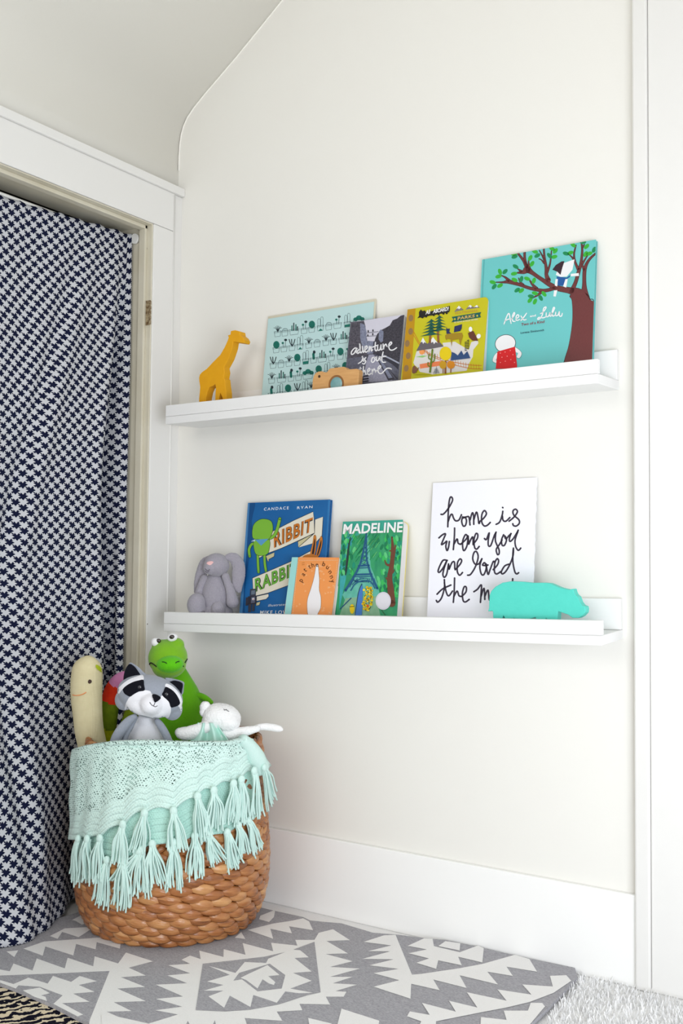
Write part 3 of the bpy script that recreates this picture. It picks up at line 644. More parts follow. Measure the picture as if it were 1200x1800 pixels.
VS = [(905, 830), (925, 828), (932, 900), (940, 1000), (938, 1110), (958, 1200), (955, 1320), (925, 1385), (905, 1420), (820, 1420), (800, 1330), (805, 1220), (840, 1110), (870, 1010), (888, 930)]
a.stroke(VS, 6, (70, 50, 44), 4, closed=True); a.poly(VS, (250, 248, 250), 4)
TXT = (84, 40, 14)
for ch, x, y, r in (('p', 728, 1002, 62), ('a', 755, 932, 52), ('t', 775, 882, 40), ('t', 828, 845, 24), ('h', 866, 828, 14), ('e', 914, 822, 4), ('b', 993, 815, -16), ('u', 1037, 850, -34), ('n', 1068, 905, -50), ('n', 1084, 962, -62), ('y', 1094, 1012, -72)):
    V, Fc = text_mesh(ch, .008); cx = (max(v[0] for v in V)+min(v[0] for v in V))/2; th = math.radians(r); k = 78
    a.raw([a.uv(x+((v[0]-cx)*math.cos(th)+(v[1]-.25)*math.sin(th))*k*-1*-1 if False else x+((v[0]-cx)*math.cos(th)-(v[1]-.25)*math.sin(th))*k*1, y-((v[0]-cx)*math.sin(th)+(v[1]-.25)*math.cos(th))*k) for v in V], Fc, TXT, up=False)
a.layer += 1
dotline(a, (735, 800), (770, 795), 2, 14, 5, (200, 120, 50)); dotline(a, (738, 820), (768, 816), 2, 14, 5, (200, 120, 50))
M_pgp = mat('pink_pages', (238, 222, 220), .7, noise=.5, nscale=300, rgb2=(226, 196, 190), stretch=(.05, 6, .05))
finish_board(a, M_pgp, r=.001, spine=mat('white_card', (238, 236, 232), .6))

# --- green board book
base = mat('green_brush_print', (58, 168, 106), .4, noise=.8, nscale=26, rgb2=(24, 126, 92), stretch=(3, 3, .7))
a = book('l', 'board_book', 'green board book with a blue lattice tower and white sticker on its cover', 'book', (602.5, 917), (709, 912), -.030, -.068, .027, base)
a.view(500, 900, 5.217)
TL1 = mat('teal_brush_print', (70, 182, 190), .4, noise=.8, nscale=50, rgb2=(28, 130, 128)); LF = (60, 190, 96); LF2 = (26, 128, 84); NV = (24, 74, 120)
a.poly([(520, 180), (640, 180), (590, 420), (560, 620), (500, 900)], TL1); a.poly([(1085, 60), (1090, 130), (540, 240), (530, 90)], mat('teal_band_print', (64, 170, 150), .4, noise=.8, nscale=40, rgb2=(40, 150, 126)))
a.poly([(745, 200), (700, 420), (640, 600), (530, 760), (560, 820), (880, 800), (850, 650), (790, 500), (765, 200)], mat('pale_teal_print', (118, 196, 186), .4, noise=.8, nscale=60, rgb2=(62, 160, 130)))
a.poly([(500, 960), (560, 790), (840, 770), (880, 960)], mat('path_print', (150, 190, 160), .4, noise=.8, nscale=60, rgb2=(96, 150, 110))); a.stroke([(510, 890), (560, 840), (610, 790)], 10, NV, 2)
rnd = random.Random(11)
for i in range(150):
    if i < 95: x = rnd.gauss(985, 62); y = rnd.uniform(220, 760); x = min(max(x, 860), 1075)
    else: x = rnd.gauss(555, 38); y = rnd.uniform(200, 560)
    a.ell(x, y, 14, 30, rnd.choice((LF, LF2, (98, 206, 132), (32, 150, 120))), rnd.uniform(-25, 25), up=False, n=10)
    if i % 10 == 0: a.layer += 1
a.layer += 1
for i in range(50): x = rnd.uniform(560, 860); y = rnd.uniform(210, 480); a.stroke([(x, y), (x+36, y-52)], 6, rnd.choice(((40, 160, 90), (104, 196, 120), (30, 130, 92))), 1, up=False)
a.layer += 1
BRN = (112, 66, 48)
a.stroke([(985, 840, 66), (975, 720, 60), (965, 600, 46), (985, 480, 40), (992, 340, 30), (986, 230, 14)], 1, BRN, 4); a.stroke([(1000, 420, 24), (1015, 330, 14), (1018, 300, 8)], 1, BRN, 3); a.stroke([(960, 360, 8), (990, 352, 22)], 1, BRN, 2); a.stroke([(920, 440, 8), (935, 480, 18), (970, 490, 26)], 1, BRN, 3); a.stroke([(930, 600, 8), (960, 640, 26)], 1, BRN, 2); a.stroke([(990, 560, 18), (1010, 530, 6)], 1, BRN, 2)
a.stroke([(560, 580, 10), (575, 460, 22), (590, 320, 16), (606, 230, 8)], 1, (40, 62, 60), 4)
TW = (34, 92, 136)
a.stroke([(752, 195, 12), (735, 300, 14), (715, 400, 16), (690, 490, 16), (640, 590, 18), (560, 720, 22)], 1, TW, 4); a.stroke([(752, 195, 12), (752, 400, 14), (768, 490, 16), (800, 590, 18), (852, 700, 22)], 1, TW, 4)
for x0, y0, x1, y1, wd in ((682, 495, 775, 490, 16), (670, 516, 782, 510, 8), (655, 575, 800, 570, 16), (640, 594, 808, 590, 8)): a.stroke([(x0, y0), (x1, y1)], wd, TW, 1)
for i in range(7):
    y0 = 240+i*38; hw = 4+i*6; a.stroke([(744-hw*1.3, y0+30), (750+hw*.4, y0)], 5, TW, 1, up=False); a.stroke([(744-hw, y0), (752+hw*.5, y0+30)], 5, TW, 1, up=False)
for i in range(5):
    a.stroke([(600+i*22, 690-i*22), (640+i*30, 610)], 5, TW, 1, up=False); a.stroke([(625+i*8, 620+i*6), (680+i*24, 640)], 5, TW, 1, up=False); a.stroke([(770+i*14, 610), (750+i*22, 640+i*8)], 5, TW, 1, up=False)
a.layer += 1; a.stroke([(610, 720), (650, 660), (720, 630), (790, 640), (830, 700)], 10, TW, 5)
a.poly([(712, 660), (720, 700), (712, 945), (648, 950), (680, 740), (700, 690)], (70, 126, 200), 0); a.stroke([(712, 660), (680, 740), (648, 950)], 6, (24, 40, 70), 3)
for i in range(34): a.ell(740+rnd.uniform(-14, 70)-(i/34)*10, 690+i*6.4, 13, 11, rnd.choice(((238, 208, 20), (226, 188, 16), (250, 222, 60))), up=False, n=10)
a.layer += 1
for i in range(26): a.ell(742+rnd.uniform(-8, 60), 700+i*8, 4, 7, (70, 66, 20), up=False, n=8)
a.ell(622, 890, 22, 44, (238, 208, 20)); a.stroke([(600, 870), (640, 866)], 6, (70, 66, 20), 1); a.ell(765, 862, 11, 14, (222, 90, 30))
a.stroke([(890, 900), (925, 945)], 5, (60, 90, 60), 1); a.ell(908, 816, 70, 82, (232, 230, 238), n=40); a.stroke([(908+62*math.cos(t/20*2*math.pi), 816+74*math.sin(t/20*2*math.pi)) for t in range(20)], 4, (212, 208, 224), 2, closed=True)
a.text('MADELINE', (536, 204), (1084, 186), (1090, 92), (548, 112), (250, 250, 250), .028, 1.02)
finish_board(a, mat('white_board_pages', (240, 238, 236), .6, noise=.5, nscale=300, rgb2=(226, 222, 222), stretch=(.05, 6, .05)), r=.014, spine=mat('yellow_board', (232, 214, 90), .5))

# --- handwritten print
base = mat('white_cotton_paper', (240, 240, 248), .75, bump=.1, bscale=300)
a = book('l', 'art_print', 'white deckled print with black handwriting standing behind the hippo', 'art print', (760.7, 849), (943.5, 838.6), -.006, -.042, .0025, base)
a.view(740, 830, 5.4545)
INK = (58, 50, 66)
for st in ([(190, 404), (215, 400), (262, 345), (300, 272), (292, 240), (275, 250), (262, 340), (255, 524)], [(258, 475), (280, 415), (297, 405), (310, 440), (330, 466), (362, 458), (386, 408)], [(398, 428), (388, 470), (402, 515), (424, 510), (434, 465), (420, 432), (400, 440), (436, 428), (458, 432), (468, 506)], [(468, 460), (490, 390), (502, 420), (504, 500)], [(505, 455), (530, 382), (546, 440), (552, 490), (560, 485)], [(556, 478), (600, 440), (625, 398), (606, 368), (582, 405), (580, 475), (602, 514), (632, 510), (662, 482)],
    [(718, 500), (752, 478), (776, 412), (782, 375)], [(778, 420), (786, 462), (812, 470), (850, 435)], [(780, 338), (783, 341)], [(842, 470), (890, 430), (922, 380), (904, 355), (880, 372), (888, 412), (935, 455), (940, 490), (912, 516), (885, 512), (878, 494)],
    [(170, 630), (205, 600), (233, 592), (215, 640), (194, 694), (222, 680), (246, 662), (236, 710), (248, 752), (262, 720), (270, 665)], [(320, 536), (318, 620), (308, 742)], [(312, 695), (344, 640), (354, 680), (378, 692)], [(380, 690), (428, 645), (442, 615), (424, 600), (398, 660), (400, 735), (415, 750), (440, 700), (450, 612)], [(450, 616), (456, 690)], [(456, 690), (484, 630), (496, 628), (498, 695)], [(498, 690), (536, 640), (542, 598), (524, 590), (506, 650), (512, 720), (532, 738), (556, 712)],
    [(606, 636), (625, 645), (652, 580), (642, 660), (646, 706), (668, 700), (700, 610), (718, 575)], [(715, 580), (712, 660), (745, 740), (746, 782), (730, 788), (720, 740), (752, 690), (775, 650)], [(790, 600), (770, 650), (776, 700), (800, 698), (818, 645), (800, 610), (812, 640), (840, 610), (862, 590)], [(860, 588), (845, 640), (852, 664), (880, 640), (918, 580), (930, 556)], [(926, 570), (900, 650), (905, 710), (925, 746), (940, 745), (954, 728)],
    [(250, 846), (210, 845), (178, 900), (162, 950), (178, 958), (215, 910), (245, 850), (220, 920), (208, 980), (222, 1008), (245, 975), (262, 880)], [(262, 880), (268, 930)], [(268, 930), (295, 868), (318, 862), (322, 925)], [(325, 935), (368, 890), (388, 850), (372, 832), (348, 870), (346, 950), (368, 988), (396, 962)], [(445, 988), (475, 978), (520, 905), (546, 815), (530, 762), (506, 772), (494, 830), (516, 880), (552, 878), (582, 830)], [(582, 830), (562, 900), (576, 975), (602, 980), (624, 915), (608, 868), (588, 890), (612, 895), (640, 890)], [(622, 880), (640, 980), (660, 935), (690, 858), (702, 862)],
    [(690, 935), (730, 890), (742, 850), (728, 830), (706, 870), (702, 950), (722, 976), (760, 955)], [(842, 882), (800, 900), (768, 955), (780, 975), (812, 950), (852, 880), (880, 800), (884, 728)], [(882, 742), (878, 850), (896, 950), (915, 975), (934, 964)],
    [(145, 1230), (160, 1246), (195, 1205), (222, 1110), (222, 1030)], [(152, 1170), (205, 1120), (285, 1082)], [(222, 1060), (240, 1150), (264, 1186), (300, 1140)], [(320, 1015), (316, 1150), (308, 1248)], [(312, 1195), (344, 1140), (362, 1184), (388, 1192)], [(388, 1192), (428, 1150), (432, 1105), (412, 1100), (395, 1160), (402, 1230), (425, 1244), (460, 1220)],
    [(505, 1146), (540, 1122), (576, 1080), (574, 1160), (568, 1248)], [(574, 1190), (602, 1112), (610, 1220)], [(610, 1190), (640, 1130), (652, 1220), (670, 1225)], [(712, 1150), (690, 1190), (704, 1240), (740, 1220), (738, 1150), (712, 1150)], [(800, 1140), (770, 1170), (802, 1205), (780, 1246)], [(877, 1022), (870, 1150), (862, 1230), (892, 1240)], [(838, 1112), (922, 1090)]):
    a.stroke(st, 16.5, INK, 6, up=False)
a.layer += 1; W, H = a.W, a.H; Wd = a.world(); rnd = random.Random(5)
ol = [(0, 0), (W, 0)] + [(W+rnd.uniform(-.0016, .0006), H*i/40) for i in range(1, 40)] + [(W, H), (0, H)]
bm = bmesh.new(); add_prism(bm, ol, Wd, -.0022, 0); o = obj('art_print_tmp', bm, a.merge(bm), a.root); o.name = 'paper'

# ------------------------------------------------------------------ wooden toys on the ledges
def cutout(k, name, label, cat, win, pts, Y, th, m, smooth=0, feet=None):
    x0, y0, s = win; P = [onY(x0+x/s, y0+y/s, Y) for x, y in pts]
    zf = floor_z(k, sum(p.x for p in P)/len(P), Y)
    P2 = []
    for (x, y), p in zip(pts, P):
        z = p.z
        if feet and y > feet(x): z = max(floor_z(k, p.x, Y), floor_z(k, p.x, Y+th))+.0003
        P2.append((p.x, z))
    bm = bmesh.new(); add_prism(bm, P2, lambda a, b, c: Vector((a, Y+c, b)), 0, th)
    return bm, P2, zf
M_yel = mat('yellow_painted_wood', (232, 168, 6), .55, noise=.8, nscale=60, rgb2=(224, 158, 3), bump=.15, bscale=160)
g = [(110, 1700), (115, 1560), (128, 1430), (136, 1330), (118, 1200), (114, 1130), (130, 1060), (180, 1005), (280, 935), (400, 805), (560, 645), (660, 470), (718, 340), (738, 275), (720, 232), (775, 215), (785, 140), (870, 122), (972, 148), (982, 225), (1040, 270), (1078, 340), (1058, 396), (940, 382), (838, 366), (815, 500), (740, 720), (640, 905), (655, 1000), (640, 1090), (632, 1128), (655, 1150), (668, 1280), (690, 1430), (705, 1700), (628, 1700), (612, 1560), (556, 1440), (532, 1565), (525, 1700), (448, 1700), (456, 1500), (468, 1330), (452, 1262), (400, 1300), (330, 1330), (292, 1420), (262, 1560), (256, 1700)]
bm, P2, zf = cutout('u', '', '', '', (340, 570, 12), g, -.092, .024, M_yel, feet=lambda x: 1650)
gx = sum(p[0] for p in P2)/len(P2)
o = obj('giraffe_toy', bm, M_yel, origin=(gx, -.08, zf)); tag(o, 'yellow wooden giraffe standing at the left end of the upper ledge', 'toy'); bevel(o, .0012)
M_mint = mat('mint_painted_wood', (84, 210, 194), .5, noise=.8, nscale=80, rgb2=(78, 204, 188), bump=.12, bscale=200)
h = [(40, 760), (42, 520), (38, 440), (30, 425), (-20, 432), (-8, 395), (-4, 300), (0, 240), (20, 190), (70, 140), (150, 95), (250, 78), (380, 84), (500, 97), (620, 95), (700, 100), (780, 135), (830, 155), (930, 178), (978, 164), (986, 196), (1002, 232), (1034, 262), (1056, 322), (1086, 362), (1118, 372), (1126, 400), (1122, 445), (1085, 485), (1040, 510), (970, 508), (920, 470), (850, 446), (800, 430), (795, 520), (800, 760), (690, 760), (680, 540), (664, 508), (650, 540), (640, 760), (545, 760), (540, 500), (470, 520), (400, 530), (330, 524), (278, 508), (262, 760), (190, 760), (182, 520), (162, 478), (148, 520), (142, 760)]
bm, P2, zf = cutout('l', '', '', '', (860, 1010, 6.667), h, -.108, .022, M_mint, feet=lambda x: 620)
o = obj('hippo_toy', bm, M_mint, origin=(sum(p[0] for p in P2)/len(P2), -.1, zf)); tag(o, 'mint green wooden hippo standing at the right end of the lower ledge', 'toy'); bevel(o, .0014)
# wooden camera
M_wood = mat('beech_wood', (216, 168, 110), .5, noise=.9, nscale=9, rgb2=(192, 140, 82), stretch=(3, 1, 22), bump=.05, bscale=60)
cpt = [(84, 900), (88, 560), (96, 420), (118, 330), (150, 282), (205, 250), (270, 244), (330, 264), (372, 262), (392, 232), (408, 206), (440, 188), (620, 164), (690, 158), (730, 176), (756, 208), (940, 196), (972, 208), (986, 250), (976, 470), (968, 900)]
bm, P2, zf = cutout('u', '', '', '', (540, 630, 10.9), cpt, -.112, .019, M_wood, feet=lambda x: 800)
cx = sum(p[0] for p in P2)/len(P2); ctoy = thing('toy_camera', (cx, -.1, zf), 'natural wood toy camera with a round glass lens in front of the cactus print', 'toy')
o = obj('body', bm, M_wood, ctoy); bevel(o, .0022, 3)
def disc(win, x, y, r, Y0, Y1, seg=40):
    c = onY(win[0]+x/win[2], win[1]+y/win[2], Y0); c2 = onY(win[0]+(x+r)/win[2], win[1]+y/win[2], Y0); R = (c2-c).length
    bm = bmesh.new(); add_prism(bm, [(c.x+R*math.cos(2*math.pi*i/seg), c.z+R*math.sin(2*math.pi*i/seg)) for i in range(seg)], lambda p, q, s: Vector((p, s, q)), Y0, Y1); return bm, c, R
wn = (540, 630, 10.9)
bm, cc, RR = disc(wn, 548, 490, 146, -.1135, -.1118)
ringm = mat('routed_wood_edge', (138, 92, 48), .6); bm.free(); bm = bmesh.new()
vo = [[Vector((cc.x+r*math.cos(2*math.pi*i/48), y, cc.z+r*math.sin(2*math.pi*i/48))) for i in range(48)] for r, y in ((RR, -.1120), (RR*1.0, -.1126), (RR*.9, -.1128), (RR*.76, -.1122))]
rg = [[bm.verts.new(p) for p in ring] for ring in vo]
for p, q in zip(rg, rg[1:]):
    for i in range(48): bm.faces.new((p[i], p[(i+1) % 48], q[(i+1) % 48], q[i]))
obj('lens_ring', bm, ringm, ctoy)
M_lens = mat('blue_glass_lens', (70, 116, 122), .12, noise=.7, nscale=40, rgb2=(140, 186, 186), spec=.8)
bm = bmesh.new(); add_ell(bm, (cc.x, -.1122, cc.z), (Vector((1, 0, 0)), Vector((0, 1, 0)), Vector((0, 0, 1))), (RR*.78, .0022, RR*.78)); obj('lens', bm, M_lens, ctoy, smooth=True)
bm, c_, r_ = disc(wn, 228, 345, 23, -.1124, -.1119, 16); obj('viewfinder_hole_shade', bm, ink((70, 46, 24)), ctoy)  # dark disc on the front, painted as the shade inside the hole

# ------------------------------------------------------------------ plush helpers
def bvh_of(bm): bm.normal_update(); return BVHTree.FromBMesh(bm)
def decal(tree, win, pts, off=.0006, smooth=5, edge=.004, bulge=0, th=.0006):
    """patch of cloth lying on a curved surface, its outline traced in the photo"""
    if smooth: pts = catmull(pts, smooth, True)
    P = [(win[0]+x/win[2], win[1]+y/win[2]) for x, y in pts]
    b = bmesh.new(); b.faces.new([b.verts.new((x, y, 0)) for x, y in P]); bmesh.ops.triangulate(b, faces=b.faces[:])
    for _ in range(5):
        es = [e for e in b.edges if e.calc_length() > edge*1000]
        if not es: break
        bmesh.ops.subdivide_edges(b, edges=es, cuts=1); bmesh.ops.triangulate(b, faces=b.faces[:])
    cx = sum(p[0] for p in P)/len(P); cy = sum(p[1] for p in P)/len(P); rmax = max(math.hypot(p[0]-cx, p[1]-cy) for p in P)
    last = None; bad = []
    for v in b.verts:
        d = ray(v.co.x, v.co.y).normalized(); h = tree.ray_cast(CAM, d)
        if h[0] is None: bad.append(v); v.tag = True; continue
        q = math.hypot(v.co.x-cx, v.co.y-cy)/rmax
        v.co = h[0]-d*(off+bulge*math.sqrt(max(0, 1-q*q)))
    if bad: bmesh.ops.delete(b, geom=bad, context='VERTS')
    for f in b.faces:
        f.normal_update(); f.smooth = True
        if f.normal.dot(f.calc_center_median()-CAM) > 0: f.normal_flip()
    return b
def stitch(tree, win, pts, wd, off=.0012, n=6):
    b = bmesh.new(); P = []
    for x, y in catmull(pts, n):
        d = ray(win[0]+x/win[2], win[1]+y/win[2]).normalized(); h = tree.ray_cast(CAM, d)
        if h[0] is not None: P.append(h[0]-d*off)
    if len(P) > 1: add_tube(b, P, wd, 6)
    return b
def keep(bm): return bm.copy()

# ------------------------------------------------------------------ grey plush bunny on the lower ledge
M_fur = mat('grey_plush', (172, 168, 178), .95, noise=.9, nscale=300, rgb2=(150, 146, 158), bump=.9, bscale=500, spec=.1, sheen=.4)
W1 = (320, 960, 10.9)
dB = depth(onY(380, 1040, -.072)); k1 = 1/10.9
def e1(bm, X, Y, rx, ry, rz, dd=0, ang=0): pell(bm, W1[0]+X*k1, W1[1]+Y*k1, dB+dd, rx*k1, ry*k1, rz*k1, ang)
bx = onY(384, 1078, -.07); bun = thing('plush_bunny', (bx.x, -.07, floor_z('l', bx.x, -.07)), 'grey floppy-eared plush bunny sitting at the left end of the lower ledge', 'plush toy')
bm = bmesh.new(); e1(bm, 640, 960, 270, 400, 230); e1(bm, 640, 700, 200, 200, 170); e1(bm, 650, 1280, 330, 190, 250)
obj('body', remesh(bm, .0022, 4, .0006), M_fur, bun, smooth=True)
bm = bmesh.new(); e1(bm, 660, 360, 245, 225, 210, -.012, -8); e1(bm, 530, 420, 130, 130, 150, -.022)
hd = remesh(bm, .002, 4, .0005); tr = bvh_of(hd); headb = obj('head', hd, M_fur, bun, smooth=True)
obj('nose', decal(tr, W1, [(465, 330), (490, 300), (560, 288), (600, 305), (570, 345), (530, 365), (490, 350)], .0008), mat('pink_felt', (236, 190, 190), .9), headb)
obj('mouth', stitch(tr, W1, [(440, 430), (480, 470), (520, 455), (530, 440)], .0007), ink((96, 88, 100)), headb)
obj('mouth', stitch(tr, W1, [(440, 480), (480, 500), (520, 480)], .0006), ink((96, 88, 100)), headb)
for P, R_, dd in (([(880, 215), (990, 230), (1075, 360), (1080, 560), (1060, 740), (1090, 850)], (70, 105, 125, 130, 105, 55), -.014), ([(520, 250), (430, 330), (370, 520), (330, 700), (290, 860)], (70, 100, 110, 105, 70), .012)):
    bm = bmesh.new()
    Q = catmull([p+(r,) for p, r in zip(P, R_)], 4)
    for x, y, r in Q: e1(bm, x, y, r, r, r*.55, dd)
    obj('ear', remesh(bm, .002, 4, .0005), M_fur, bun, smooth=True)
for P, R_, dd in (([(830, 580), (870, 700), (930, 880), (965, 1070)], (75, 75, 90, 118), -.020), ([(430, 620), (370, 760), (330, 900)], (80, 80, 90), -.004)):
    bm = bmesh.new()
    for x, y, r in catmull([p+(r,) for p, r in zip(P, R_)], 4): e1(bm, x, y, r, r, r*.9, dd)
    obj('arm', remesh(bm, .002, 4, .0005), M_fur, bun, smooth=True)
for X, Y, rx, ry, an in ((270, 1110, 175, 215, -12), (690, 1250, 140, 210, 4)):
    bm = bmesh.new(); e1(bm, X, Y, rx, ry, 150, -.024, an); e1(bm, X+20, Y+90, rx*1.0, 130, 150, -.02)
    obj('foot', remesh(bm, .002, 4, .0005), M_fur, bun, smooth=True)

# ------------------------------------------------------------------ rugs
M_rugg = mat('grey_flatweave', (186, 185, 190), .95, noise=.45, nscale=210, rgb2=(146, 145, 151), stretch=(1, 2.6, 1), bump=.4, bscale=500, spec=.1)
M_rugw = mat('white_flatweave', (244, 243, 242), .95, noise=.9, nscale=400, rgb2=(234, 233, 232), bump=.5, bscale=420, spec=.1)
RZ = .0135
def R1(p): return [(x/4, 1580+y/4) for x, y in p]
def R2(p): return [(240+x/4, 1580+y/4) for x, y in p]
def R3(p): return [(480+x/4, 1580+y/4) for x, y in p]
def R4(p): return [(740+x/4, 1600+y/4) for x, y in p]
edge = R3([(0, 82), (210, 128), (260, 152), (360, 162), (480, 172), (590, 205), (700, 238), (860, 250), (1060, 275)])+R4([(180, 210), (440, 265), (650, 315), (1085, 400), (1098, 470), (1060, 510), (900, 680), (770, 800)])
out = [onZ(x, y, RZ) for x, y in edge]; out = [(p.x, p.y) for p in out]
frontL = [(onZ(x, y, RZ).x, onZ(x, y, RZ).y) for x, y in R1([(620, 872), (375, 745), (130, 640), (0, 592)])]
out = [(.16, -.118), (.30, -.085)] + [(x, min(y, -.014)) for x, y in out] + [(1.215, -.50), (1.235, -.77), (.95, -.80), (.72, -.785)] + frontL + [(.14, -.705), (.04, -.66), (.035, -.45), (.06, -.30), (.12, -.20)]
rug = Art((0, 0, RZ), Vector((1, 0, 0)), Vector((0, 1, 0)), Vector((0, 0, 1))); rug.base_mats = [M_rugg]; rug.EPS = 6e-5
for pl in (R1([(310, 300), (700, 272), (850, 300), (842, 350), (680, 305), (672, 355), (535, 318), (515, 398), (318, 335), (300, 400), (165, 350)]), R1([(45, 370), (128, 362), (100, 410)]), R1([(455, 208), (668, 196), (552, 270), (437, 233), (405, 282), (350, 262)]), R1([(505, 150), (600, 100), (645, 165), (575, 182), (530, 155)]),
    R1([(-40, 490), (68, 510), (95, 455), (228, 505), (258, 420), (455, 490), (475, 415), (655, 475), (665, 405), (830, 455), (885, 378), (1075, 440), (905, 485), (1025, 540), (850, 552), (1020, 620), (825, 632), (1025, 720), (800, 728), (925, 790), (750, 795), (910, 865), (730, 870), (800, 960), (610, 960), (632, 850), (770, 508), (400, 525), (-40, 542)]),
    R1([(0, 572), (95, 600), (200, 555), (335, 597), (372, 543), (500, 585), (560, 543), (680, 580), (555, 607), (665, 655), (515, 668), (630, 725), (437, 735), (585, 815), (545, 828), (375, 740), (440, 680), (280, 620), (130, 610), (110, 632), (0, 590)]), R1([(160, 645), (280, 625), (350, 665), (290, 680), (320, 690), (330, 720), (240, 690)]),
    R2([(440, 365), (610, 410), (612, 355), (765, 395), (745, 312), (960, 370), (945, 310), (1130, 330), (1115, 290), (1250, 290), (1280, 240), (1380, 215), (1500, 292), (1335, 298), (1485, 385), (1330, 390), (1520, 440), (1360, 480), (1570, 492), (1360, 550), (1520, 550), (1380, 595), (1550, 605), (1400, 650), (1475, 655), (1455, 690), (1330, 690), (1360, 745), (1145, 740), (1165, 785), (985, 795), (1025, 860), (760, 840), (780, 900), (560, 900), (550, 855), (530, 900), (380, 900), (360, 860), (340, 900), (60, 900), (80, 880), (290, 815), (130, 785), (320, 760), (135, 705), (325, 688), (135, 605), (355, 595), (215, 540), (375, 525), (220, 468), (375, 458), (315, 430), (375, 400), (450, 425)]),
    R3([(-180, 220), (0, 175), (120, 157), (210, 138), (252, 160), (280, 222), (112, 195), (132, 245), (-20, 212), (0, 283)]), R2([(870, 120), (975, 78), (965, 130), (930, 165), (860, 145)]), R2([(735, 235), (765, 285), (690, 275)]),
    R3([(635, 305), (780, 258), (860, 255), (975, 535), (1040, 530), (1310, 490), (1470, 460), (1700, 395), (1800, 425), (1855, 515), (1640, 480), (1685, 545), (1505, 515), (1580, 605), (1310, 540), (1360, 630), (1125, 570), (1170, 645), (970, 600), (965, 705), (705, 620), (885, 575), (705, 525), (880, 495), (675, 470), (845, 428), (625, 425), (820, 372), (665, 370), (830, 330)]),
    R3([(945, 333), (1060, 280), (1120, 283), (1130, 335), (1310, 378), (1440, 330), (1480, 350), (1470, 450), (1300, 410), (1325, 470), (1160, 435), (1145, 495), (1005, 452), (1095, 422), (950, 385), (1080, 358)]), R3([(1160, 335), (1210, 300), (1315, 315), (1310, 366)]),
    R3([(480, 775), (745, 860), (735, 930), (440, 930)]), R3([(245, 840), (410, 880), (420, 930), (260, 930)]),
    R4([(5, 655), (60, 740), (-80, 715), (-100, 750), (0, 785), (-20, 830), (100, 830), (105, 785), (440, 718), (590, 690), (760, 650), (930, 585), (1055, 500), (1020, 460), (905, 465), (925, 540), (710, 525), (775, 597), (535, 560), (600, 640), (320, 580), (395, 688), (195, 640), (243, 717)]),
    R4([(415, 840), (420, 755), (600, 775), (580, 710), (750, 710), (770, 655), (850, 655), (870, 680), (770, 800), (740, 840)])):
    rug.poly(pl, M_rugw)
GI = R2([(465, 460), (690, 435), (900, 410), (1070, 372), (1250, 305), (1293, 660), (1200, 680), (1000, 745), (800, 782), (620, 795), (415, 785)])
rug.poly(GI, M_rugg)
rug.poly(R2([(505, 475), (695, 525), (760, 448), (910, 455), (925, 425), (1090, 360), (1150, 365), (1210, 415), (1110, 420), (1230, 515), (1100, 525), (1230, 580), (1080, 635), (1240, 665), (1140, 668), (1045, 655), (985, 735), (820, 680), (800, 765), (655, 685), (615, 770), (505, 690), (610, 650), (470, 650), (610, 610), (495, 585), (655, 538)]), M_rugw)
rug.poly(R2([(680, 580), (720, 525), (935, 460), (1045, 540), (1020, 635), (850, 655), (740, 570)]), M_rugg)
rug.poly(R2([(730, 560), (790, 530), (920, 470), (1005, 540), (925, 548), (975, 590), (965, 610), (930, 600), (885, 570), (850, 635), (770, 575)]), M_rugw)
# the same kilim pattern carries on towards the viewer, below the frame
for i in range(5):
    x = .50+i*.17; rug.raw([(x, -.72), (x+.12, -.70), (x+.06, -.775)], [(0, 1, 2)], M_rugw, False)
rug.layer += 1
bm = bmesh.new(); add_prism(bm, out, lambda p, q, r: Vector((p, q, r)), RZ-.0065, RZ)
o = obj('flatweave_rug', bm, rug.merge(bm), origin=(.6, -.4, RZ-.0065)); tag(o, 'grey and white flatweave rug with zigzag diamonds under the basket', 'rug')
def zig():
    m = mat('navy_cream_shag', (220, 206, 180), .95, bump=.8, bscale=300, spec=.1); nt = m.node_tree; N = nt.nodes; b = N['Principled BSDF']
    tc = N.new('ShaderNodeTexCoord'); mp = N.new('ShaderNodeMapping'); mp.inputs['Rotation'].default_value = (0, 0, .5); mp.inputs['Scale'].default_value = (1, 1, 1)
    nt.links.new(tc.outputs['Object'], mp.inputs[0])
    wv = N.new('ShaderNodeTexWave'); wv.inputs['Scale'].default_value = 14; wv.inputs['Distortion'].default_value = 7; wv.inputs['Detail'].default_value = 3; wv.inputs['Detail Scale'].default_value = 3.5; nt.links.new(mp.outputs[0], wv.inputs[0])
    r = N.new('ShaderNodeValToRGB'); r.color_ramp.elements[0].position = .60; r.color_ramp.elements[1].position = .64; r.color_ramp.elements[0].color = hexc(14, 14, 30); r.color_ramp.elements[1].color = hexc(222, 208, 180)
    nt.links.new(wv.outputs[0], r.inputs[0]); nt.links.new(r.outputs[0], b.inputs['Base Color']); return m
bm = box((-.0, -1.9, 0.0005), (1.02, -.60, .0065)); o = obj('area_rug', bm, zig(), origin=(.5, -1.2, 0)); tag(o, 'black and cream rug under the front edge of the grey flatweave rug', 'rug')
